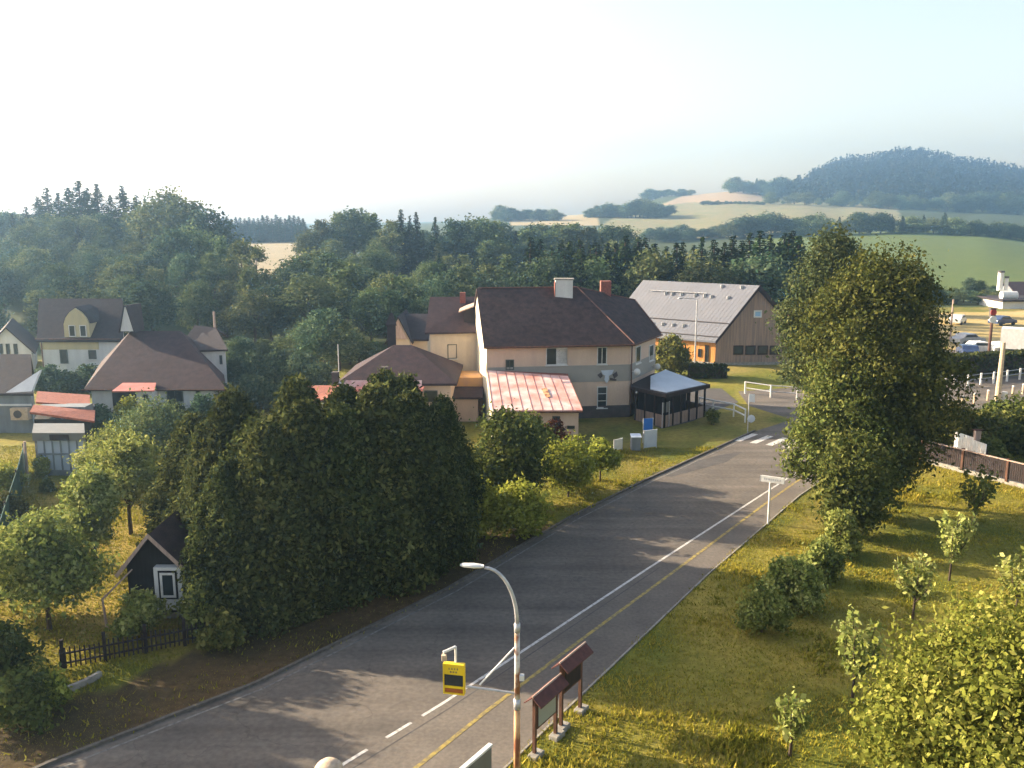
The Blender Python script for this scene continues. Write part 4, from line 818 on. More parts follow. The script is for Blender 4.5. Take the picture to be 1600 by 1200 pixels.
# lean-to with the faded red roof
k = thing('lean_to', 'pink lean-to with a faded red seamed metal roof in front of the guest house', 'outbuilding', (-1.3, 62.6, 0))
ql, qr, tr_, tl = (-1.35, 62.3, 2.55), (5.0, 62.1, 2.62), (4.35, 68.4, 3.95), (-1.95, 69.9, 4.15)
b = MB(); b.ext([(-1.15, 62.7), (4.75, 62.5), (4.2, 70.6), (-1.9, 69.9)], -.3, 2.42); b.ext([(-1.1, 64.5), (4.3, 64.4), (4.1, 70.5), (-1.85, 69.85)], 2.4, 2.75); b.build('wall', M['pink_wall'], k)
b = MB(); b.slab([ql, qr, tr_, tl], .1); rfl = b.build('roof', M['roof_pale'], k)
b = MB(); b.slab([tl, tr_, (4.5, 71.0, 3.7), (-1.9, 70.2, 3.9)], .1); b.build('back_roof', M['roof_tile_red'], k)
b = MB()
for i in range(10):
    f = i / 9; p = [ql[j] + (qr[j] - ql[j]) * f for j in range(3)]; q = [tl[j] + (tr_[j] - tl[j]) * f for j in range(3)]
    b.tube([(p[0], p[1], p[2] + .012), (q[0], q[1], q[2] + .012)], .022, 5)
b.build('roof_seams', M['seam'], rfl)
b = MB(); cx, cy_, cz = [(ql[j] * .2 + qr[j] * .35 + tr_[j] * .3 + tl[j] * .15) for j in range(3)]; b.slab([(cx, cy_ - .9, cz - .15), (cx + .35, cy_ - .8, cz - .12), (cx + .1, cy_ + .8, cz + .24), (cx - .3, cy_ + .6, cz + .2)], .02, (0, 0, 1)); b.build('rust_patch', M['rust_low'], rfl)
b = MB(); b.slab([(-1.42, 62.2, 2.5), (-2.05, 70, 4.15), (-2.05, 70, 0), (-1.42, 62.2, 0)], .14, (1, .06, 0)); b.build('side_wall', M['gable_wall'], k)
b = MB(); b.tube([(ql[0], ql[1] - .08, ql[2] - .12), (qr[0], qr[1] - .08, qr[2] - .12)], .07, 8); b.build('gutter', M['wood_brown'], rfl)
LW0, LW1 = (-1.15, 62.7), (4.75, 62.5)
winpx(k, LW0, LW1, 833, 650, 845, 668, fm='frame_dark', sill=False); winpx(k, LW0, LW1, 863, 650, 875, 668, fm='frame_dark', sill=False); winpx(k, LW0, LW1, 886, 665, 898, 670, fm='frame_dark', sill=False, name='vent', fr=.04)
b = MB()
for i in range(26): b.ball((2.9 + random.uniform(-.7, .7), 62.35 + random.uniform(-.12, .1), 1.15 + random.uniform(-.14, .16)), .07, 6, 4)
b.box(2.2, 3.6, 62.2, 62.46, .85, 1.05); b.build('flower_box', M['terracotta'], k)

# veranda
vr = thing('veranda', 'dark wooden veranda with a pale sheet roof at the road corner of the guest house', 'veranda', (11.7, 67.9, 0))
v1, v2, v3, v4 = (9.9, 70.4), (11.8, 67.7), (15.7, 71.6), (13.2, 76.6)
b = MB(); b.ext([(9.6, 70.6), (11.8, 67.4), (16.1, 71.5), (13.4, 77.0), (12.3, 76.8), (9.7, 71.6)], 2.42, 2.72); b.build('fascia', M['wood_dark'], vr)
b = MB(); b.slab([(10.9, 69.3, 2.80), (11.9, 67.9, 2.76), (15.7, 71.4, 2.76), (13.2, 75.9, 3.2), (11.4, 72.6, 3.2)], .08); b.build('roof', M['roof_blue'], vr)
b = MB()
for p, q, n in ((v1, v2, 3), (v2, v3, 5), (v3, v4, 5)):
    for i in range(n + 1):
        f = i / n; x = p[0] + (q[0] - p[0]) * f; y = p[1] + (q[1] - p[1]) * f; b.box(x - .07, x + .07, y - .07, y + .07, 0, 2.42)
b.build('posts', M['wood_dark'], vr)
b = MB()
for p, q in ((v1, v2), (v2, v3), (v3, v4)):
    dq, Lq = unit(p, q); b.ob(p, dq, Lq, .05, 0, .95)
b.build('parapet', M['wood_grey'], vr)
b = MB(); b.ext([(10.2, 71), (11.9, 69.3), (14.2, 71.6), (12.8, 76)], 0, 2.4); b.build('back_wall', M['black_wall'], vr)
c = (9.95, 70.2); b = MB(); b.ball((c[0], c[1], 2.3), .1, 8, 6); b.build('wall_lamp', M['white'], vr, True)
# things by the veranda
def px_panel(name, label, cat, u, vb, wd, ht, m, z0=.15, ang=0.0, legs=True, th=.05, group=None):
    x, y, _ = G(u, vb); o = thing(name, label, cat, (x, y, 0), 0, group); d = (math.cos(ang), math.sin(ang)); p = (x - d[0] * wd / 2, y - d[1] * wd / 2)
    b = MB(); b.ob(p, d, wd, th, z0, z0 + ht); b.build('panel', M[m], o)
    b = MB(); b.ob((p[0] - d[0] * .04, p[1] - d[1] * .04), d, .05, th, 0, z0 + ht + .03); b.ob((p[0] + d[0] * (wd - .01), p[1] + d[1] * (wd - .01)), d, .05, th, 0, z0 + ht + .03); b.build('frame', M['steel'], o); return o
px_panel('banner_stand', 'bright blue upright banner by the veranda steps', 'banner', 1012, 692, .7, 1.2, 'blue', .6, .2)
px_panel('board', 'large pale bluish board leaning in front of the blue banner', 'board', 1016, 701, 1.05, 1.25, 'banner', .1, .45)
px_panel('sign_board', 'sunlit whitish sign board on the verge by the yellow-green tree', 'sign', 966, 708, .8, .75, 'white', .25, .7)
px_panel('menu_board', 'small pale notice panel on the veranda front', 'sign', 1040, 668, .8, .8, 'grey_panel', 1.2, .73)
x, y, _ = G(993, 704); o = thing('waste_bin', 'pale wheeled bin left of the bluish board', 'bin', (x, y, 0)); b = MB(); b.ext([(x - .3, y - .3), (x + .3, y - .3), (x + .34, y + .34), (x - .34, y + .34)], .08, 1.0); b.build('body', M['grey_wall'], o)
b = MB(); b.slab([(x - .36, y - .36, 1.06), (x + .36, y - .36, 1.06), (x + .36, y + .38, 1.14), (x - .36, y + .38, 1.14)], .06); b.build('lid', M['banner'], o); b = MB(); b.tube([(x - .3, y + .3, .1), (x + .3, y + .3, .1)], .1, 10); b.build('wheels', M['tyre'], o)

# ------------------------------------------------------------------ wooden hall
g0, g1 = G(1117, 571)[:2], G(1251, 569)[:2]; rdir = (-.8, .6); LN = 14.0
hall = thing('wooden_hall', 'wooden gabled hall with a light grey roof and orange side wall', 'hall', (g0[0], g0[1], 0))
sh = lambda p, t: (p[0] + rdir[0] * t, p[1] + rdir[1] * t); ze = onwall(1117, 529, g0, g1)[2]; ap = onwall(1183, 446, g0, g1); gm = (ap[0], ap[1]); zr = ap[2]
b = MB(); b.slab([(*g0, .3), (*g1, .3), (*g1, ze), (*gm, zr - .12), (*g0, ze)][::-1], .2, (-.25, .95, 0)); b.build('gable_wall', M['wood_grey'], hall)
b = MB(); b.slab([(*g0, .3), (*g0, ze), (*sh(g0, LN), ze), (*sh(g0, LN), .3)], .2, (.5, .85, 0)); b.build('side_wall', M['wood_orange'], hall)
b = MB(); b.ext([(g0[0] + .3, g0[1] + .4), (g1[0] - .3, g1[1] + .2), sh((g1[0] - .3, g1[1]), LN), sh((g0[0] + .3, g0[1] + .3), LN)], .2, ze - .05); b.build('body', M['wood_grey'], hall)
b = MB(); b.ext([(g0[0] - .1, g0[1] - .1), (g1[0] + .1, g1[1] - .1), sh((g1[0] + .1, g1[1] + .1), LN), sh((g0[0] - .1, g0[1]), LN)], -.3, .3); b.build('plinth', M['concrete'], hall)
fo = (-rdir[0] * .25, -rdir[1] * .25 - .15); kk = (zr - ze) / (math.hypot(g0[0] - gm[0], g0[1] - gm[1]))
ga = (g0[0] - .35 + fo[0], g0[1] + fo[1] - .1, ze - .25); gb = (g1[0] + .35 + fo[0], g1[1] + fo[1] + .1, ze - .25); gc = (gm[0] + fo[0], gm[1] + fo[1], zr + .02)
T = lambda p: (p[0] + rdir[0] * (LN + .3), p[1] + rdir[1] * (LN + .3), p[2])
b = MB(); roof_faces(b, [[ga, gc, T(gc), T(ga)][::-1]], .2); hr = b.build('roof', M['roof_light'], hall)
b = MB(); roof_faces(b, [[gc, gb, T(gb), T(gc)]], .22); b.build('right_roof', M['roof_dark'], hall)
b = MB()
for p, q in ((ga, gc), (gc, gb)):
    b.slab([(p[0] - rdir[0] * .05, p[1] - rdir[1] * .05 - .02, p[2] + .03), (q[0] - rdir[0] * .05, q[1] - rdir[1] * .05 - .02, q[2] + .03), (q[0], q[1] - .02, q[2] - .4), (p[0], p[1] - .02, p[2] - .4)], .05, (0, -1, 0))
b.build('bargeboard', M['roof_dark'], hall)
# seams and snow guards on the light roof
b = MB(); lerp = lambda p, q, f: tuple(p[j] + (q[j] - p[j]) * f for j in range(3))
Ta, Tc = T(ga), T(gc)
for i in range(1, 30):
    p = lerp(ga, Ta, i / 30); q = lerp(gc, Tc, i / 30); b.tube([(p[0], p[1], p[2] + .02), (q[0], q[1], q[2] + .004)], .009, 4)
b.build('roof_seams', M['roof_light'], hr)
b = MB(); p, q = lerp(ga, gc, .30), lerp(Ta, Tc, .30); b.tube([(p[0], p[1], p[2] + .12), (q[0], q[1], q[2] + .12)], .05, 6); p, q = lerp(ga, gc, .06), lerp(Ta, Tc, .06); b.tube([(p[0], p[1], p[2] + .12), (q[0], q[1], q[2] + .12)], .05, 6)
b.build('snow_guard', M['plinth'], hr)
for f, h_ in ((.36, .75), (.44, .75), (.56, .75), (.64, .75), (.70, .75), (.16, .74), (.3, .74), (.34, .2), (.43, .2), (.52, .2), (.62, .2), (.12, .93), (.28, .93)):
    p = lerp(lerp(ga, Ta, f), lerp(gc, Tc, f), h_); b = MB(); b.box(p[0] - .14, p[0] + .14, p[1] - .05, p[1] + .12, p[2] - .02, p[2] + .32); b.build('roof_vent', M['steel'], hr)
b = MB(); p, q = lerp(lerp(ga, Ta, .36), lerp(gc, Tc, .36), .8), lerp(lerp(ga, Ta, .86), lerp(gc, Tc, .86), .8); b.tube([(p[0], p[1] - .1, p[2] + .12), (q[0], q[1] - .1, q[2] + .12)], .05, 6); b.build('roof_rail', M['steel'], hr)
for i in range(4): winpx(hall, g0, g1, 1146 + i * 19, 540, 1161 + i * 19, 554, fm='wood_dark', sill=False, fr=.12)
winpx(hall, g0, g1, 1178, 485, 1190, 496, fm='frame_white', gm='blue_glass', sill=False, fr=.12) if 'blue_glass' in M else None
M['blue_glass'] = mat('blue_glass', (.30, .50, .72), None, 2, .3); winpx(hall, g0, g1, 1178, 485, 1190, 496, gm='blue_glass', sill=False, fr=.14)
s0, s1 = sh(g0, LN), g0
winpx(hall, s0, s1, 1102, 539, 1107, 568, fm='wood_dark', sill=False, name='door', fr=.1); winpx(hall, s0, s1, 1091, 545, 1096, 558, fm='wood_dark', sill=False, fr=.1)
for u in (1032, 1037, 1042, 1047): winpx(hall, s0, s1, u, 527, u + 3, 535, fm='wood_brown', sill=False, fr=.08)
b = MB()
p = (g1[0] + .1, g1[1] + .6)
ann = thing('white_annex', 'white walled annex with red-brown roof at the right of the wooden hall', 'outbuilding', (p[0], p[1], 0))
b.box(p[0], p[0] + 3.4, p[1], p[1] + 7, -.3, zof(526, p[1])); b.build('wall', M['white_wall'], ann)
b = MB(); z = zof(524, p[1]); b.slab([(p[0] - .2, p[1] - .3, z + .05), (p[0] + 3.7, p[1] - .3, z + .05), (p[0] + 1.4, p[1] + 3.5, z + 2.3), (p[0] - 2.2, p[1] + 3.5, z + 2.6)], .15); b.slab([(p[0] - 2.2, p[1] + 3.5, z + 2.6), (p[0] + 1.4, p[1] + 3.5, z + 2.3), (p[0] + 3.7, p[1] + 7.3, z), (p[0] - .2, p[1] + 7.3, z)], .15); b.build('roof', M['roof_tile_red'], ann)
def lamp_post(label, u, vb, vt, arm=1.0, col='steel'):
    x, y, _ = G(u, vb); h = at(u, vt, y)[2]; o = thing('street_lamp', label, 'street lamp', (x, y, 0)); b = MB()
    b.tube([(x, y, -.1), (x, y, h - .3), (x + .03 * arm, y, h - .08), (x + arm, y - .1, h)], [.09, .06, .05, .04], 8); b.build('pole', M[col], o)
    b = MB(); b.ball((x + arm * 1.25, y - .1, h), .3, 10, 6, (1, .45, .3)); b.build('lamp_head', M['steel'], o, True); return o
lamp_post('thin grey street lamp in front of the orange hall wall', 1085, 582, 466, -1.4)

# ------------------------------------------------------------------ low buildings left of the guest house
y0 = 67.5; xa, xb = at(532, 595, y0)[0], at(708, 595, y0)[0]; ze = zof(595, y0); zr = zof(539, y0 + 4.2)
lb_ = thing('hip_roofed_building', 'low building with a brown hipped roof and red metal strip behind the conifers', 'house', (xa, y0, 0)); P = lambda a, c: (xa + a, y0 + c)
b = MB(); b.box(xa + .2, xb - .2, y0, y0 + 8.4, -.3, ze); b.build('wall', M['pink_wall'], lb_)
rf2 = hip_roof(P, xb - xa, 8.4, ze, zr, .3, 3.6).build('roof', M['roof_mauve'], lb_)
x0 = at(516, 600, 65.6)[0]; x1 = at(660, 600, 65.6)[0]
b = MB(); b.slab([(x0, 65.4, zof(610, 65.4)), (x1, 65.4, zof(610, 65.4)), (x1, 67.3, ze - .35), (x0 + .3, 67.3, ze - .35)], .1); b.build('lower_roof', M['roof_red'], lb_)
b = MB(); b.slab([(x0 + .6, 66.9, ze - .35), (x1 - .2, 66.9, ze - .35), (x1 - .2, 67.2, ze + .1), (x0 + .9, 67.2, ze + .1)], .08); b.build('flashing', M['roof_pale'], lb_)
b = MB(); b.box(x0 + .3, x1 - .2, 65.7, 67.5, -.3, zof(612, 65.5)); b.build('lower_wall', M['pink_wall'], lb_)
winpx(lb_, (xa, y0), (xb, y0), 663, 610, 684, 628, fm='frame_dark', sill=False)
for u, v, w_, z0_ in ((601, 573, .5, 2.2), (524, 581, .5, 2.4)):
    x, y, z = at(u, v, 67.0); chimney(rf2, x, y, w_, z0_, z, 'plinth')
x, y, z = at(612, 506, 73); b = MB(); b.ext([(x - .35, y - .3), (x + .35, y - .3), (x + .3, y + .3), (x - .3, y + .3)], 4.6, z); b.slab([(x - .45, y - .4, z), (x + .45, y - .4, z), (x + .1, y, z + .9), (x - .1, y, z + .9)], .1); b.build('flue', M['roof_dark'], rf2)
x, y, z = at(528, 538, 67.2); b = MB(); b.tube([(x, y, 2.6), (x, y, z)], .035, 6); b.ball((x - .05, y - .15, 3.55), .28, 10, 6, (1, .4, .8)); b.build('antenna', M['white'], rf2)
k = thing('red_tiled_shed', 'low shed with a red tiled roof left of the hip-roofed building', 'shed', at(490, 640, 63)[:2] + (0,))
x0, x1 = at(462, 615, 63)[0], at(520, 615, 63)[0]; zt = zof(606, 65); b = MB(); b.slab([(x0 + 1.2, 61.6, zof(630, 61.6)), (x1, 62.4, zof(620, 62.4)), (x1, 66, zt), (x0, 66, zt)], .12); b.build('roof', M['roof_tile_red'], k)
b = MB(); b.box(x0 + 1.3, x1 - .1, 62.6, 66, -.3, zof(630, 62) - .1); b.build('wall', M['concrete'], k)
b = MB(); b.tube([(x0, 66, zt + .05), (x0 + 1.2, 61.6, zof(630, 61.6) + .05)], .12, 6); b.build('verge_tiles', M['roof_pale'], k)
# gabled cottage behind
hs, rf3, _ = gable_house('gabled_cottage', 'small cottage with a steep boarded gable behind the hip-roofed building', at(606, 545, 90)[:2], at(641, 545, 90)[:2], 7, zof(528, 90), zof(494, 90), 'cream_wall', 'roof_dark', .25, ridge='away')
p = at(622, 540, 89.8); b = MB(); hw = 1.0; b.slab([(p[0] - hw, 89.75, zof(530, 89.8)), (p[0] + hw, 89.75, zof(530, 89.8)), (p[0] + .05, 89.75, zof(501, 89.8)), (p[0] - .05, 89.75, zof(501, 89.8))], .08, (0, 1, 0)); b.build('gable_boards', M['wood_pale'], hs)
x0, x1 = at(640, 530, 92)[0], at(672, 530, 92)[0]; b = MB(); b.slab([(x0, 90.5, zof(530, 90.5)), (x1, 90.5, zof(530, 90.5)), (x1, 94.5, zof(490, 94.5)), (x0 - .8, 94.5, zof(490, 94.5))], .2); b.build('side_roof', M['roof_dark'], hs); b = MB(); b.box(x0, x1 - .2, 91.2, 97, -.3, zof(531, 91)); b.build('side_wall', M['cream_wall'], hs)
# ------------------------------------------------------------------ houses at the left
yd = 70.0; xa, xb = at(142, 603, yd)[0], at(344, 603, yd)[0]; ze = zof(601, yd); zr = zof(516, yd + 7)
hd = thing('white_house', 'white house with a large mauve-brown roof and a red-roofed porch', 'house', (xa, yd, 0)); P = lambda a, c: (xa + a - .33 * c, yd + .94 * c)
b = MB(); b.ext([P(0, 0), P(xb - xa, 0), P(xb - xa, 14), P(0, 14)], -.3, ze); b.build('wall', M['white_wall'], hd)
m_ = hip_roof(P, xb - xa, 14, ze, zr, .5, 3.0); rfd = m_.build('roof', M['roof_mauve'], hd)
b = MB(); b.tube([(xa - .5, yd - .55, ze - .32), (xb + .5, yd - .55, ze - .32)], .07, 8); b.tube([(xb - .1, yd - .1, ze - .3), (xb - .1, yd - .1, .2)], .05, 8); b.build('gutter', M['wood_brown'], rfd)
winpx(hd, (xa, yd), (xb, yd), 260, 606, 287, 629, cols=2, fm='frame_dark'); winpx(hd, (xa, yd), (xb, yd), 306, 608, 313, 620, fm='frame_dark')
x0, x1 = at(216, 615, yd - 1)[0], at(240, 615, yd - 1)[0]; b = MB(); b.box(x0, x1, yd - 1.3, yd, -.3, zof(611, yd - 1)); pb = b.build('porch_block', M['white_wall'], hd)
winpx(pb, (x0, yd - 1.3), (x1, yd - 1.3), 223, 616, 232, 627, fm='frame_dark', sill=False)
x0 = at(180, 610, yd - 1)[0]; b = MB(); b.slab([(x0, yd - 1.6, zof(611, yd - 1.6)), (at(246, 610, yd - 1)[0], yd - 1.6, zof(610, yd - 1.6)), (at(244, 600, yd)[0], yd, zof(598, yd)), (x0 + .2, yd, zof(598, yd))], .1); b.build('porch_roof', M['roof_red'], hd)
x0, x1 = at(176, 620, yd)[0], at(213, 620, yd)[0]; b = MB(); b.box(x0, x1, yd - .06, yd, 0, zof(612, yd)); b.build('door_opening', M['black'], hd)
x, y, z = at(198, 514, yd + 5.5); b = MB(); b.slab([(x - .55, y, z - .2), (x + .55, y, z - .2), (x + .06, y, z + 1.85), (x - .06, y, z + 1.85)], .3, (0, 1, 0)); b.build('spire_gable', M['white_wall'], rfd)
b = MB(); b.slab([(x - .62, y - .1, z - .3), (x - .06, y - .1, z + 2.0), (x - .06, y + 3, z + 1.9), (x - .62, y + 2, z - .3)], .06, (-1, 0, 0)); b.slab([(x + .62, y - .1, z - .3), (x + .06, y - .1, z + 2.0), (x + .06, y + 3, z + 1.9), (x + .62, y + 2, z - .3)], .06, (1, 0, 0)); b.build('spire_roof', M['roof_dark'], rfd)
x0, x1 = at(306, 560, 76)[0], at(353, 560, 76)[0]; b = MB(); b.ext([(x0, 76), (x1, 76), (x1 - 2.6, 83), (x0 - 2.6, 83)], -.3, zof(549, 76)); b.build('rear_wing', M['white_wall'], hd)
winpx(hd, (x0, 76), (x1, 76), 343, 555, 348, 569, fm='frame_dark', sill=False)
b = MB(); b.slab([(x0 - 1.5, 75.7, zof(550, 75.7) + .1), (x1 + .3, 75.7, zof(546, 75.7)), (x1 - 2.2, 80.5, zof(512, 80.5)), (x0 - 1.5, 80.5, zof(508, 80.5))], .15); b.slab([(x0 - 1.5, 80.5, zof(508, 80.5)), (x1 - 2.2, 80.5, zof(512, 80.5)), (x1 - 2.5, 85, zof(546, 75.7)), (x0 - 3.5, 85, zof(546, 75.7))], .15); b.build('rear_roof', M['roof_dark'], rfd)
# ochre house with dormer
yc = 86; xa, xb = at(66, 560, yc)[0], at(190, 560, yc)[0]; hc, rfc, P = gable_house('ochre_house', 'tall ochre and white house with an arched dormer under a dark roof', (xa, yc), (xb, yc), 9, zof(527, yc), zof(466, yc + 4.5), 'white_wall', 'roof_dark', .35, q=(-.36, .93))
b = MB(); b.box(xa - .02, at(156, 560, yc)[0], yc - .05, yc, zof(546, yc), zof(529, yc)); b.build('ochre_band', M['ochre_wall'], hc)
b = MB(); b.tube([(xa - .3, yc - .42, zof(529, yc)), (xb + .2, yc - .42, zof(529, yc))], .07, 8); b.tube([(xa + .1, yc - .1, zof(530, yc)), (xa + .1, yc - .1, .2)], .05, 8); b.build('gutter', M['wood_brown'], rfc)
winpx(hc, (xa, yc), (xb, yc), 93, 546, 107, 568, fm='frame_dark'); winpx(hc, (xa, yc), (xb, yc), 138, 547, 151, 561, fm='frame_dark')
x, _, z0_ = at(121, 527, yc - .1); hw = 1.22; pts = [(-1, 0), (1, 0), (1, .48), (.8, .72), (.45, .92), (0, 1.06), (-.45, .92), (-.8, .72), (-1, .48)]; hh = zof(484, yc) - z0_
b = MB(); b.slab([(x + a * hw, yc - .12, z0_ + c * hh) for a, c in pts], 2.6, (0, 1, 0)); dm = b.build('dormer', M['ochre_wall'], rfc)
b = MB(); b.slab([(x + a * hw * 1.12, yc + .1, z0_ + c * hh * 1.04) for a, c in pts[2:]], 3.0, (0, 1, 0)); b.build('dormer_roof', M['roof_dark'], rfc)
for u in (107, 124): winpx(rfc, (xa, yc - .12), (xb, yc - .12), u, 508, u + 12, 526, sill=False)
ha, rfa, P = gable_house('far_white_house', 'white gabled house with three small windows at the left edge', at(-22, 560, 92)[:2], at(50, 560, 92)[:2], 9, zof(545, 92), zof(510, 92), 'white_wall', 'roof_dark', .4, ridge='away', q=(-.42, .9))
for u in (-2, 9, 21): winpx(ha, at(-22, 560, 92)[:2], at(50, 560, 92)[:2], u, 537, u + 8, 557, sill=False, fm='frame_dark')
yb = 66; xa, xb = at(-80, 640, yb)[0], at(50, 640, yb)[0]; hb2, rfb, P = gable_house('grey_outbuilding', 'grey rendered house with a dark slate roof and fan unit at the left edge', (xa, yb), (xb, yb), 9, zof(612, yb), zof(552, yb + 4.5), 'grey_wall', 'roof_dark', .2, q=(-.46, .9))
b = MB(); b.slab([(at(10, 610, yb)[0], yb - .1, zof(613, yb)), (xb + .1, yb - .1, zof(614, yb)), (xb + .05, yb + 1.6, zof(592, yb) + .4)], .3, (0, 1, 0)); b.build('gablet', M['white_wall'], rfb)
x, y, z = at(33, 646, yb - .2); b = MB(); b.box(x - .65, x + .65, y - .3, y + .2, z - .45, z + .45); ac = b.build('fan_unit', M['stone'], hb2)
b = MB(); b.tube([(x - .1, y - .34, z), (x - .1, y - .3, z)], .3, 16); b.build('fan_grille', M['plinth'], ac)
b = MB(); b.ob((xa, yb - .08), (1, 0), xb - xa, .1, zof(634, yb), zof(631, yb)); b.build('ledge', M['white_wall'], hb2)
# red coped sheds and glasshouse
ys = 59.5; x0, x1 = at(52, 640, ys)[0], at(140, 640, ys)[0]
k = thing('black_shed', 'black boarded shed with two red tiled roof strips behind the glasshouse', 'shed', (x0, ys, 0))
b = MB(); b.ext([(x0, ys), (x1, ys), (x1 - 2, ys + 5), (x0 - 2, ys + 5)], -.3, zof(655, ys)); b.build('wall', M['black_wall'], k)
b = MB(); b.slab([(x0 - .1, ys - .3, zof(642, ys)), (x1 + .4, ys - .3, zof(656, ys)), (x1 - .3, ys + 1.4, zof(641, ys + 1.4)), (x0 - .7, ys + 1.4, zof(632, ys + 1.4))], .14); b.build('lower_roof', M['roof_tile_red'], k)
b = MB(); b.slab([(x0 - 1.1, ys + 2.4, zof(628, ys + 2.4)), (x1 - 1.1, ys + 2.4, zof(634, ys + 2.4)), (x1 - 2.3, ys + 5, zof(617, ys + 5)), (x0 - 2.3, ys + 5, zof(611, ys + 5))], .14); b.build('upper_roof', M['roof_tile_red'], k)
b = MB(); b.box(x0 - .6, x1 - 1.0, ys + 1.4, ys + 2.6, 1.5, zof(633, ys + 2)); b.build('middle_wall', M['grey_wall'], k)
yg = 54.6; x0, x1 = at(56, 700, yg)[0], at(133, 700, yg)[0]; zt = zof(676, yg)
k = thing('glasshouse', 'small grey glasshouse with vertical panes beyond the left lawn', 'glasshouse', (x0, yg, 0))
b = MB(); b.ext([(x0 + .06, yg + .06), (x1 - .06, yg + .06), (x1 - 1.3, yg + 2.4), (x0 - 1.2, yg + 2.4)], .35, zt - .5); b.build('glazing', M['roof_blue'], k)
b = MB(); b.ext([(x0 - .1, yg - .1), (x1 + .1, yg - .1), (x1 - 1.2, yg + 2.6), (x0 - 1.4, yg + 2.6)], zt - .5, zt); b.build('roof', M['grey_panel'], k)
b = MB(); b.box(x0 + 1.0, x1 - .9, yg - .16, yg - .1, zt - .45, zt - .1); b.build('lintel', M['wood_dark'], k)
b = MB(); b.ext([(x0, yg), (x1, yg), (x1 - 1.25, yg + 2.5), (x0 - 1.25, yg + 2.5)], -.1, .35)
b.build('base', M['grey_wall'], k)
b = MB()
for i in range(7): xx = x0 + (x1 - x0) * i / 6; b.box(xx - .04, xx + .04, yg, yg + .06, .35, zt - .5)
b.box(x0, x1, yg - .01, yg + .05, 1.35, 1.45); b.build('glazing_bars', M['grey_wall'], k)
# poles in the left background
for u, vb, vt, lb in ((338, 552, 487, 'pale wooden pole behind the white house roof'),):
    x, y, z = at(u, vb, 92); o = thing('wooden_pole', lb, 'pole', (x, y, 0)); b = MB(); b.tube([(x, y, -.2), (x, y, at(u, vt, 92)[2])], [.16, .12], 8); b.build('pole', M['wood_pale'], o)
# green net and its posts
nets = [(-31.2, 55.5), (-28.4, 49.5), (-25.8, 43.7), (-23.2, 38)]
k = thing('garden_net', 'dark green net fence running down the left side of the garden', 'fence', (nets[0][0], nets[0][1], 0)); b = MB()
for p, q in zip(nets, nets[1:]):
    dq, Lq = unit(p, q); b.ob(p, dq, Lq, .04, 0, 1.7)
b.build('net', M['green_net'], k)
for p in nets: b = MB(); b.tube([(p[0], p[1], -.1), (p[0], p[1], 1.85)], .05, 8); b.build('post', M['wood_dark'], k)
x, y, z = G(43, 748); o = thing('wooden_post', 'pale leaning wooden post at the top of the green net', 'post', (x, y, 0)); b = MB(); b.tube([(x, y, -.1), (x + .05, y, 2.4)], [.1, .08], 8); b.build('post', M['wood_pale'], o)
# ------------------------------------------------------------------ black garden shed
k = thing('garden_shed', 'black boarded garden shed with a white framed window under dark trees', 'shed', (-15.5, 34.0, 0)); ys = 34.0
b = MB(); b.slab([(-15.45, ys, .3), (-13.0, ys, .3), (-13.0, ys, 2.3), (-14.35, ys, 3.55), (-15.45, ys, 2.3)], 2.4, (0, 1, 0)); b.build('wall', M['black_wall'], k)
b = MB(); b.slab([(-15.75, ys - .35, 2.05), (-14.35, ys - .35, 3.72), (-14.35, ys + 2.7, 3.72), (-15.75, ys + 2.7, 2.05)], .09); b.slab([(-14.35, ys - .35, 3.72), (-12.7, ys - .35, 2.05), (-12.7, ys + 2.7, 2.05), (-14.35, ys + 2.7, 3.72)], .09); rfs = b.build('roof', M['roof_mauve'], k)
b = MB(); b.slab([(-15.78, ys - .38, 2.05), (-14.35, ys - .38, 3.78), (-14.35, ys - .38, 3.58), (-15.68, ys - .38, 1.93)], .04, (0, -1, 0)); b.slab([(-12.68, ys - .38, 2.05), (-14.35, ys - .38, 3.78), (-14.35, ys - .38, 3.58), (-12.78, ys - .38, 1.93)], .04, (0, -1, 0)); b.build('bargeboard', M['wood_pale'], rfs)
b = MB(); b.box(-14.25, -13.15, ys - .35, ys - .02, .55, 2.35); bay = b.build('bay', M['white_wall'], k)
def ringbox(b, x0, x1, z0, z1, t, ya, yb_):
    b.box(x0, x1, ya, yb_, z1 - t, z1); b.box(x0, x1, ya, yb_, z0, z0 + t); b.box(x0, x0 + t, ya, yb_, z0 + t, z1 - t); b.box(x1 - t, x1, ya, yb_, z0 + t, z1 - t)
b = MB(); b.box(-14.08, -13.32, ys - .37, ys - .35, 1.02, 2.22); b.build('window_surround', M['black_wall'], bay)
b = MB(); ringbox(b, -14.0, -13.4, 1.1, 2.14, .09, ys - .40, ys - .37); b.build('window_frame', M['white'], bay)
b = MB(); b.box(-13.91, -13.49, ys - .375, ys - .371, 1.19, 2.05); b.build('pane', M['glass'], bay)
b = MB(); b.box(-15.3, -13.1, ys + .05, ys + 2.2, -.1, .3); b.build('footing', M['concrete'], k)
x, y, z = G(168, 985); o = thing('leaning_pole', 'thin grey wooden pole in front of the black garden shed', 'pole', (x, y, 0)); b = MB(); b.tube([(x, y, -.1), (x - .1, y, 1.3), (x + .9, y + .6, 2.3)], [.06, .05, .03], 7); b.build('pole', M['wood_pale'], o)
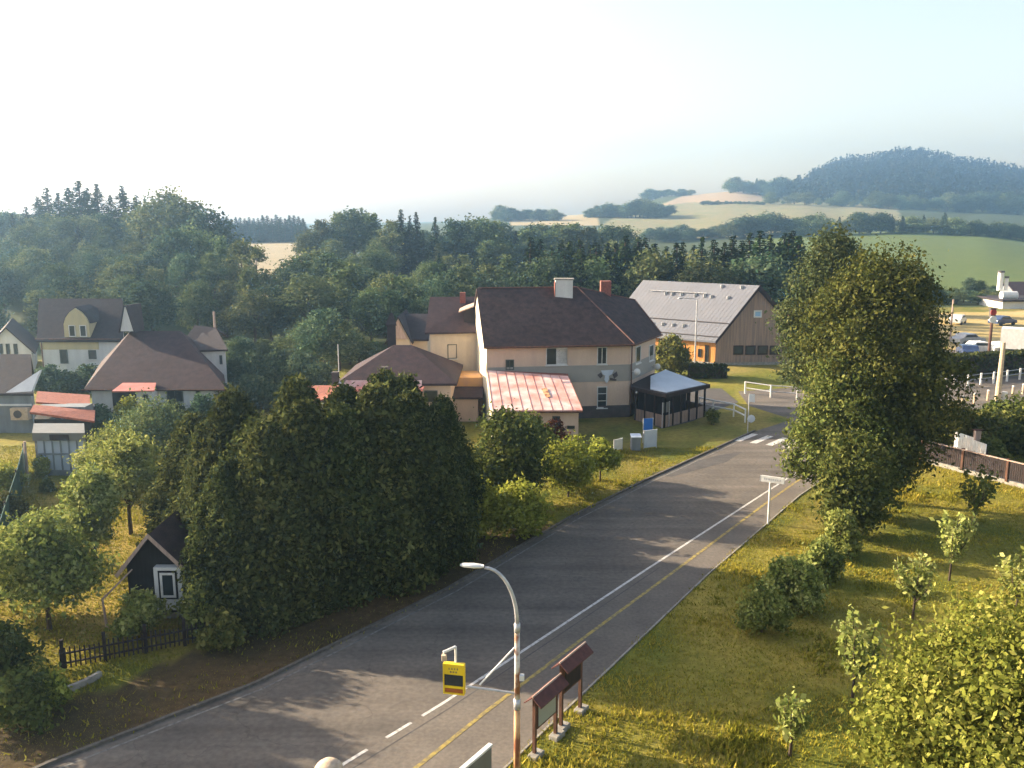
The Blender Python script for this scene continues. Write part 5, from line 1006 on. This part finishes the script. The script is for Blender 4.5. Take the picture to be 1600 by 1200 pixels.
# dark picket fence
p, q = G(95, 1050)[:2], G(345, 1000)[:2]; dq, Lq = unit(p, q)
k = thing('picket_fence', 'dark low picket fence at the top of the roadside bank', 'fence', (p[0], p[1], 0)); b = MB()
n = int(Lq / .16)
for i in range(n): b.ob((p[0] + dq[0] * i * .16, p[1] + dq[1] * i * .16), dq, .055, .025, .1, .86 + .05 * math.sin(i * 7))
b.build('pickets', M['wood_dark'], k); b = MB(); b.ob((p[0], p[1] + .03), dq, Lq, .05, .25, .31); b.ob((p[0], p[1] + .03), dq, Lq, .05, .62, .68); b.build('rail', M['wood_dark'], k)
for i in range(5): f = i / 4 * Lq; b = MB(); b.ob((p[0] + dq[0] * f, p[1] + dq[1] * f + .08), dq, .12, .12, -.1, 1.15); b.build('post', M['wood_dark'], k)
b = MB(); ln = [G(20, 1118)[:2], G(85, 1092)[:2], G(135, 1072)[:2], G(160, 1058)[:2]]
for p, q in zip(ln, ln[1:]): dq, Lq = unit(p, q); b.ob(p, dq, Lq, .15, -.1, .22)
tag(b.build('garden_kerb', M['concrete']), kind='structure')

# ------------------------------------------------------------------ right side: brown fence, posts
p, q = (27.2, 57.8), (36, 42.6); dq, Lq = unit(p, q)
k = thing('board_fence', 'brown board fence on a pale concrete base at the right of the lawn', 'fence', (p[0], p[1], 0))
b = MB(); b.ob(p, dq, Lq, .22, -.1, .28); b.build('concrete_base', M['concrete'], k); b = MB()
for i in range(int(Lq / .13)): b.ob((p[0] + dq[0] * i * .13 - .04, p[1] + dq[1] * i * .13), dq, .11, .03, .36, 1.5)
b.build('boards', M['wood_dark'], k)
for i in range(7): f = i / 6 * Lq; b = MB(); b.ob((p[0] + dq[0] * f - .08, p[1] + dq[1] * f - .04), dq, .14, .14, .2, 1.62); b.build('post', M['wood_brown'], k)
b = MB(); b.ob((p[0] - .1, p[1] - .05), dq, Lq, .12, 1.5, 1.56); b.build('top_rail', M['wood_pale'], k)
p, q = (28.9, 58.6), (30.4, 55.3); dq, Lq = unit(p, q); p = at(1490, 700, 58)[:2]; q = at(1541, 715, 55)[:2]; dq, Lq = unit(p, q)
k = thing('white_boards', 'short run of white upright boards behind the brown fence', 'fence', (p[0], p[1], 0)); b = MB()
for i in range(int(Lq / .2)): b.ob((p[0] + dq[0] * i * .2, p[1] + dq[1] * i * .2), dq, .16, .04, 1.0 if i < 9 else .9, 2.05 if i < 9 else 1.9)
b.build('boards', M['white'], k); b = MB(); b.ob((p[0] + .05, p[1] + .05), dq, Lq, .06, 0, 1.5); b.build('backing', M['wood_dark'], k)
x, y, z = at(1526, 690, 57.5); k = thing('nesting_box', 'pale wooden nesting box on a post in front of the dark bushes', 'nesting box', (x, y, 0)); b = MB(); b.tube([(x, y, -.1), (x, y, z)], .05, 8); b.build('post', M['wood_brown'], k); b = MB(); b.box(x - .17, x + .17, y - .17, y + .17, z, z + .75); b.build('box', M['wood_pale'], k)
b = MB(); b.slab([(x - .24, y - .24, z + .86), (x + .24, y - .24, z + .86), (x + .24, y + .24, z + .78), (x - .24, y + .24, z + .78)], .05); b.build('roof', M['maroon'], k)
# concrete pole
x, y, _ = G(1558, 628); k = thing('concrete_pole', 'tall pale concrete pole beside the side road', 'pole', (x, y, 0)); b = MB(); b.tube([(x, y, -.2), (x + .05, y, at(1560, 535, y)[2])], [.26, .18], 10); b.build('pole', M['stone'], k)
b = MB(); b.tube([(x + .6, y, 0), (x + .6, y, .9)], .25, 10); b.build('marker_block', M['white'], k)
# railings: posts and two rails, one thing each
def railing(label, px, zt=1.05, pm='white', rm='steel', rails=(.5, 1.0), pr=.07, rr=.035):
    pts = [G(u, v) for u, v in px]; o = thing('railing', label, 'railing', pts[0]); 
    b = MB()
    for z in rails: b.tube([(x, y, z) for x, y, _ in pts], rr, 6)
    if rails: b.build('rails', M[rm], o)
    for x, y, _ in pts: b = MB(); b.tube([(x, y, -.1), (x, y, zt)], pr, 8); b.build('post', M[pm], o)
    return o
railing('grey railing with white posts along the far side of the side road', [(1469, 600), (1491, 604), (1512, 604), (1532, 601), (1552, 599), (1573, 596), (1593, 593), (1615, 590), (1637, 587)], 1.15, 'white', 'steel', (.6, 1.05), .11)
for i, (u, v) in enumerate([(1483, 640), (1503, 636), (1522, 631), (1543, 626), (1582, 619), (1598, 616), (1617, 613)]):
    x, y, _ = G(u, v)
    if i == 0:
        bo = thing('bollard', '', 'bollard', (x, y, 0)); b = MB(); b.tube([(x, y, -.1), (x, y, .85)], .11, 10); b.build('post', M['stone'], bo); b = MB(); b.tube([(x, y, .86), (x, y, .95), (x, y, .99)], [.115, .115, .05], 10); b.build('cap', M['white'], bo); o = bo
    else: o = copy_thing(bo, (x, y, 0))
    tag(o, 'pale bollard in the row along the near side of the side road', 'bollard', 'bollards along the side road')
railing('bright white curved railing beside the veranda', [(1092, 640), (1114, 645), (1146, 651), (1164, 660)], 1.1, 'white', 'white', (.55, 1.05), .06, .07)
railing('white railing on the far side of the junction', [(1164, 615), (1204, 621), (1245, 624)], 1.15, 'white', 'steel', (.55, 1.1), .08, .05)
x, y, _ = G(1168, 676); k = thing('road_sign', 'bluish crossing sign on a thin pole seen from the side', 'sign', (x, y, 0)); b = MB(); b.tube([(x, y, -.1), (x, y, 3.0)], .04, 8); b.build('pole', M['steel'], k)
b = MB(); b.slab([(x - .05, y - .08, 2.4), (x + .35, y - .25, 2.4), (x + .35, y - .25, 3.0), (x - .05, y - .08, 3.0)], .03, (0, -1, 0)); b.build('plate', M['roof_blue'], k); b = MB(); b.ball((x + .2, y - .1, 1.1), .3, 10, 6, (1, .15, 1)); b.build('mirror', M['banner'], k)
# white street sign
x, y, _ = G(1200, 819); k = thing('street_sign', 'narrow white board sign on a white pole at the pavement edge', 'sign', (x, y, 0)); zt = at(1200, 744, y)[2]
b = MB(); b.tube([(x, y, -.1), (x, y, zt - .35)], .055, 10); b.build('pole', M['white'], k)
b = MB(); sd_ = (.88, -.475); b.ob((x - .42, y + .2), sd_, 1.2, .05, zt - .36, zt); sp = b.build('board', M['white'], k, bevel=.02)
b = MB(); b.ob((x - .42 - .07, y + .24), sd_, .068, .06, zt - .34, zt - .02); b.build('end_cap', M['steel'], k)
b = MB()
for i, w_ in enumerate((.05, .04, .06, .04, .05, .05, .04, .06)): b.ob((x - .42 + sd_[0] * (.14 + i * .115) - .0035, y + .2 + sd_[1] * (.14 + i * .115) - .0065), sd_, w_, .005, zt - .22, zt - .13 + (.03 if i == 0 else 0))
b.build('faint_lettering', M['steel'], sp)

# ------------------------------------------------------------------ cars and station yard
def car(label, x, y, ang, paint, L=4.2, W=1.75, Hc=1.45, van=False, name='parked_car'):
    o = thing(name, label, 'car', (x, y, 0), ang); L2, W2 = L / 2, W / 2
    side = [(-L2, .35), (-L2, .85), (-L2 + .25, .98), (-L2 + .55, 1.02), (-L2 + 1.0, Hc), (L2 - 1.75, Hc), (L2 - 1.1, .98), (L2 - .2, .82), (L2, .65), (L2, .35)]
    if van: side = [(-L2, .35), (-L2, Hc), (L2 - 1.1, Hc), (L2 - .6, 1.1), (L2, .95), (L2, .35)]
    def pr(pts, w_, nm, m, par=o, y0=None):
        b = MB(); n = len(pts); y0 = -w_ if y0 is None else y0; b.v = [(a, y0, c) for a, c in pts] + [(a, w_, c) for a, c in pts]
        b.f = [tuple(range(n)), tuple(range(2 * n - 1, n - 1, -1))] + [((i + 1) % n, i, n + i, n + (i + 1) % n) for i in range(n)]
        me = bpy.data.meshes.new(nm); me.from_pydata(b.v, [], b.f); me.materials.append(M[m]); q = bpy.data.objects.new(nm, me); C.objects.link(q); q.parent = par
        md = q.modifiers.new('bevel', 'BEVEL'); md.width = .05; md.segments = 2; return q
    body = pr(side, W2, 'body', paint)
    gl = [(-L2 + .72, 1.04), (-L2 + 1.06, Hc - .08), (L2 - 1.78, Hc - .08), (L2 - 1.28, 1.02)] if not van else [(L2 - 1.6, 1.15), (L2 - 1.6, Hc - .15), (L2 - 1.18, Hc - .15), (L2 - .75, 1.15)]
    pr(gl, W2 + .015, 'window', 'glass', body)
    for sx in (-L2 + .8, L2 - .8):
        for sy in (-W2, W2 - .16):
            b = MB(); b.tube([(0, 0, 0), (0, .16, 0)], .32, 16); me = bpy.data.meshes.new('wheel'); me.from_pydata(b.v, [], b.f); me.materials.append(M['tyre']); q = bpy.data.objects.new('wheel', me); C.objects.link(q); q.parent = o; q.location = (sx, sy, .32)
    return o
x, y, _ = G(1532, 552); car('white car with a red rear light parked near the signal post', x, y, .05, 'car_white')
x, y, _ = G(1558, 553); car('white car half hidden behind the concrete pole', x + .8, y, .2, 'car_white')
x, y, _ = G(1508, 556); car('dark blue car just right of the big tree', x, y - .5, 1.3, 'car_blue')
x, y, _ = G(1512, 538); car('silver car behind the white car in the car park', x, y, .3, 'car_silver')
x, y, _ = G(1496, 506); car('white car parked far off beside the railway signal', x, y, .9, 'car_white')
x, y, _ = G(1600, 556); k = thing('box_lorry', 'large white box lorry cut by the right edge of the photo', 'lorry', (x, y, 0)); wx = at(1562, 540, y)[0]
dl = (.85, -.53); ql_ = (.53, .85); pl = lambda a, c: (wx + dl[0] * a + ql_[0] * c, y + dl[1] * a + ql_[1] * c)
b = MB(); b.ob(pl(0, 0), dl, 8.0, 2.5, .9, zof(513, y)); b.build('cargo_box', M['white'], k); b = MB(); b.ob(pl(.2, .1), dl, 9.4, 2.3, .5, .9); b.build('chassis', M['plinth'], k)
b = MB(); b.ob(pl(8.1, .1), dl, 1.8, 2.3, .6, 2.7); b.build('cab', M['white'], k)
for a in (1.2, 2.3, 8.9): b = MB(); p = pl(a, -.02); q = pl(a, .3); b.tube([(*p, .45), (*q, .45)], .45, 16); b.build('wheel', M['tyre'], k)
x, y, _ = G(1544, 563); k = thing('railway_signal', 'red and white signal heads on a dark post by the car park', 'signal', (x, y, 0)); zt = at(1544, 483, y)[2]
b = MB(); b.tube([(x, y, -.1), (x, y, zt - 1)], .16, 8); b.build('post', M['wood_brown'], k); b = MB(); b.box(x - .3, x + .25, y - .2, y + .2, zt - .9, zt); b.box(x - .4, x + .4, y - .25, y + .25, zt, zt + .12); b.build('hood', M['plinth'], k)
b = MB(); b.tube([(x - .05, y - .3, zt - .35), (x - .05, y - .22, zt - .35)], .34, 14); b.build('red_head', M['red'], k); b = MB(); b.tube([(x - .05, y - .34, zt - 1.15), (x - .05, y - .26, zt - 1.15)], .42, 14); b.build('white_head', M['white'], k)
Y = 160; k = thing('silo_plant', 'white station building with a tank and two tall flues at the right edge', 'industrial building', at(1580, 500, Y)[:2] + (0,)); s = lambda u: at(u, 480, Y)[0]
b = MB(); b.box(s(1566), s(1650), Y, Y + 8, zof(489, Y), zof(471, Y)); b.build('upper_storey', M['white'], k)
b = MB(); b.box(s(1562), s(1655), Y - .8, Y + 8.8, zof(471, Y), zof(468, Y)); b.build('roof', M['roof_dark'], k)
for u in (1570, 1579, 1595, 1612, 1630): b = MB(); b.tube([(s(u), Y + .4, -.2), (s(u), Y + .4, zof(489, Y))], .28, 8); b.build('column', M['white'], k)
b = MB(); b.box(s(1575), s(1650), Y + 3, Y + 7, 0, zof(489, Y)); b.build('lower_storey', M['cream_wall'], k)
b = MB(); b.tube([(s(1572), Y + 2, zof(463, Y)), (s(1596), Y + 2, zof(463, Y))], .75, 14); b.build('tank', M['white'], k)
for u, vt, rr in ((1578, 428, .5), (1588, 437, .33)): b = MB(); b.tube([(s(u), Y + 4, 3), (s(u), Y + 4, zof(vt, Y))], rr, 12); fl = b.build('flue', M['white'], k); b = MB(); b.tube([(s(u), Y + 4, zof(vt, Y)), (s(u), Y + 4, zof(vt, Y) + .35)], rr * 1.2, 12); b.build('cap', M['plinth'], fl)
x, y, _ = G(1566, 508); car('dark car in front of the white station building', x, y, .4, 'car_blue')
o, _, _ = gable_house('station_shed', 'grey roofed shed behind the white station building', at(1592, 470, 185)[:2], at(1700, 470, 185)[:2], 10, zof(462, 185), zof(440, 190), 'grey_wall', 'roof_mauve', .4)
for i, (u, v) in enumerate(((1400, 500), (1483, 500))): pass
x, y, z = at(1487, 500, 118); k = thing('sign_pole', 'short pale post left of the far white car', 'post', (x, y, 0)); b = MB(); b.tube([(x, y, -.1), (x, y, zof(468, 118))], .12, 8); b.build('post', M['wood_pale'], k)

# ------------------------------------------------------------------ street lamp with speed display
LY = 23.5; lx = at(808, 1080, LY)[0]
k = thing('street_lamp', 'rust-streaked street lamp with curved arm in the foreground', 'street lamp', (lx, LY, 0))
zs = zof(975, LY); zt = zof(887, LY)
b = MB(); b.tube([(lx, LY, -.1), (lx, LY, zof(1100, LY))], [.1, .088], 14); b.build('lower_pole', M['rust_low'], k, True)
b = MB(); b.tube([(lx, LY, zof(1100, LY)), (lx, LY, zof(985, LY))], [.082, .075], 14); b.build('middle_pole', M['rusty'], k, True)
b = MB(); b.tube([(lx, LY, zof(1108, LY)), (lx, LY, zof(1092, LY))], .1, 14); b.build('collar', M['steel'], k, True); b = MB(); b.tube([(lx, LY, zof(988, LY)), (lx, LY, zof(974, LY))], .088, 14); b.build('collar', M['steel'], k, True)
ax = lx - at(808, 1000, LY)[0] + at(757, 885, LY)[0]; hw = lx - ax; arc = [(lx - hw * (1 - math.cos(a)), LY, zs + (zt - zs) * math.sin(a)) for a in [R(t) for t in range(0, 91, 9)]]
b = MB(); b.tube(arc, [.062 - .002 * i for i in range(len(arc))], 12); b.build('curved_arm', M['steel'], k, True)
hx = at(719, 881, LY)[0]; b = MB(); n0 = arc[-1]
P_ = [(n0[0] - .02, .05, .04), (n0[0] - .12, .10, .055), (n0[0] - .3, .13, .065), (hx + .1, .12, .05), (hx, .06, .02)]
for i, (px_, wy, hz) in enumerate(P_):
    for a in range(12): t = 2 * math.pi * a / 12; b.v.append((px_, LY + wy * math.cos(t), zt + .04 + (n0[0] - px_) * .06 + hz * math.sin(t)))
for i in range(len(P_) - 1):
    for a in range(12): m2 = (a + 1) % 12; b.f.append((i * 12 + a, i * 12 + m2, i * 12 + 12 + m2, i * 12 + 12 + a))
b.f.append(tuple(range(12))); b.f.append(tuple(range(48 + 11, 47, -1))); b.build('lamp_head', M['white'], k, True)
b = MB(); x, _, z = at(818, 1058, LY); b.box(x - .12, x + .02, LY - .09, LY + .06, z - .08, z + .08); b.build('junction_box', M['white'], k, bevel=.01)
# speed display with its bracket
k = thing('speed_display', 'yellow speed display board hung on the lamp pole by a bracket', 'speed sign', (lx - 1.0, LY, zof(1080, LY)))
ae = at(729, 1072, LY); pe = at(805, 1083, LY); b = MB(); b.tube([(pe[0], LY, pe[2]), (ae[0], LY - .02, ae[2])], .035, 8); b.build('bracket_arm', M['steel'], k)
p, q = at(804, 1012, LY), at(750, 1063, LY); b = MB(); b.tube([(p[0], LY, p[2]), (q[0], LY - .25, q[2] + .0)], .026, 8); b.build('brace', M['white'], k)
c0, c1 = at(691, 1032, LY), at(728, 1040, LY); hgt = .92; an = math.atan2(-.16, c1[0] - c0[0]); wd = .62; dq = (math.cos(-.2), math.sin(-.2)); ztop = zof(1036, LY); px0 = c0[0] + .02
def db(b, a0, a1, z0, z1, t0, t1):
    q = [(px0 + dq[0] * a + dq[1] * t, LY - .0 + dq[1] * a - dq[0] * t) for a, t in ((a0, t1), (a1, t1), (a1, t0), (a0, t0))]; b.ext(q, ztop - z1, ztop - z0)
b = MB(); db(b, 0, wd, 0, hgt, -.14, 0); bd = b.build('case', M['yellow'], k, bevel=.015)
b = MB(); db(b, 0, .03, 0, hgt, .002, .03); db(b, wd - .03, wd, 0, hgt, .002, .03); db(b, .03, wd - .03, 0, .03, .002, .03); db(b, .03, wd - .03, hgt - .03, hgt, .002, .03); db(b, .03, wd - .03, .68, .73, .002, .02); b.build('rim', M['yellow'], bd)
b = MB(); db(b, .04, wd - .04, .33, .66, .003, .012); b.build('screen', M['screen'], bd)
b = MB(); db(b, .05, wd - .05, .75, .87, .003, .012); b.build('lower_band', M['orange_band'], bd)
b = MB()
for i in range(4): db(b, .16 + i * .08, .2 + i * .08, .12, .18, .003, .008)
for i in range(3): db(b, .2 + i * .08, .25 + i * .08, .22, .27, .003, .008)
b.build('faint_lettering', M['yellow_line'], bd)
b = MB(); xq, _, zq = at(711, 1012, LY); b.tube([(px0 + .36, LY + .05, ztop - .05), (px0 + .36, LY + .05, zq)], .035, 8); b.tube([(px0 + .36, LY + .05, zq), (px0 + .02, LY - .12, zq - .08)], .045, 8); b.build('camera_arm', M['white'], k)
b = MB(); b.box(px0 - .02, px0 + .12, LY - .25, LY - .1, zq - .3, zq - .12); b.build('sensor', M['stone'], k, bevel=.02)

# ------------------------------------------------------------------ notice boards
def notice(label, x, y, ang, ht, panel):
    o = thing('notice_board', label, 'notice board', (x, y, 0)); d = (math.cos(ang), math.sin(ang)); n = (d[1], -d[0]); W = 1.25
    for a in (0, W):
        b = MB(); b.ob((x + d[0] * a - d[0] * .05, y + d[1] * a - d[1] * .05), d, .1, .1, .12, ht); b.build('post', M['wood_brown'], o)
        b = MB(); b.ob((x + d[0] * a - d[0] * .22 + n[0] * .15, y + d[1] * a - d[1] * .22 + n[1] * .15), d, .5, .32, -.05, .16); b.build('footing', M['concrete'], o, bevel=.03)
    b = MB(); b.ob((x + d[0] * .06, y + d[1] * .06), d, W - .12, .05, ht - 1.05, ht - .12); pn = b.build('panel', M['wood_brown'], o)
    b = MB(); b.ob((x + d[0] * .12 + n[0] * .02, y + d[1] * .12 + n[1] * .02), d, W - .24, .015, ht - .98, ht - .18); b.build('poster', M[panel], pn)
    b = MB(); e = [(x - d[0] * .22, y - d[1] * .22), (x + d[0] * (W + .22), y + d[1] * (W + .22))]
    for s_ in (1, -1):
        b.slab([(e[0][0] + n[0] * .3 * s_, e[0][1] + n[1] * .3 * s_, ht - .12), (e[1][0] + n[0] * .3 * s_, e[1][1] + n[1] * .3 * s_, ht - .12), (e[1][0], e[1][1], ht + .13), (e[0][0], e[0][1], ht + .13)], .04)
    b.build('roof', M['maroon'], o)
    b = MB(); b.tube([(e[0][0], e[0][1], ht + .13), (e[1][0], e[1][1], ht + .13)], .03, 6); b.build('ridge_board', M['wood_pale'], o); return o
notice('nearer brown notice board with a pale poster beside the pavement', .72, 24.5, R(57), 1.95, 'poster')
notice('farther brown notice board with a dark back beside the pavement', 1.6, 26.0, R(57), 2.25, 'wood_dark')
x, y = at(768, 1165, 22.3)[0], 22.3; z = zof(1165, 22.3); k = thing('capped_board', 'grey board with a white top edge at the bottom of the photo', 'board', (x - 1.2, y - 2, 0)); d = (math.cos(R(57)), math.sin(R(57)))
p = (x - d[0] * 2.4, y - d[1] * 2.4); b = MB(); b.ob(p, d, 2.4, .06, .4, z - .02); b.build('panel', M['grey_panel'], k); b = MB(); b.ob((p[0] + .03, p[1] - .02), d, 2.42, .14, z - .02, z + .05); b.build('cap', M['white'], k, bevel=.01)
for a in (.1, 2.2): b = MB(); b.ob((p[0] + d[0] * a, p[1] + d[1] * a), d, .1, .1, -.1, .4); b.build('post', M['steel'], k)
x, y, z = at(513, 1187, 18.5); k = thing('stone_pillar', 'round tan stone ball on a pillar just showing at the bottom edge', 'pillar', (x, y, 0)); b = MB(); b.ball((x, y, z - .36), .36, 20, 12); b.build('ball', M['stone'], k, True)
b = MB(); b.box(x - .3, x + .3, y - .3, y + .3, -.1, z - .68); b.build('shaft', M['concrete'], k); b = MB(); b.box(x - .36, x + .36, y - .36, y + .36, z - .76, z - .66); b.build('cap', M['concrete'], k)

# ------------------------------------------------------------------ air
m = bpy.data.materials.new('haze'); m.use_nodes = True; t = m.node_tree; t.nodes.remove(t.nodes['Principled BSDF'])
pv = t.nodes.new('ShaderNodeVolumePrincipled'); pv.inputs['Color'].default_value = (.40, .66, 1.0, 1); pv.inputs['Density'].default_value = .00056; pv.inputs['Anisotropy'].default_value = .76
t.links.new(pv.outputs[0], t.nodes['Material Output'].inputs['Volume'])
b = MB(); b.box(-1900, 1900, -60, 1760, -6, 150); hz = b.build('haze', m); tag(hz, 'pale blue haze over the valley', 'haze', kind='stuff')
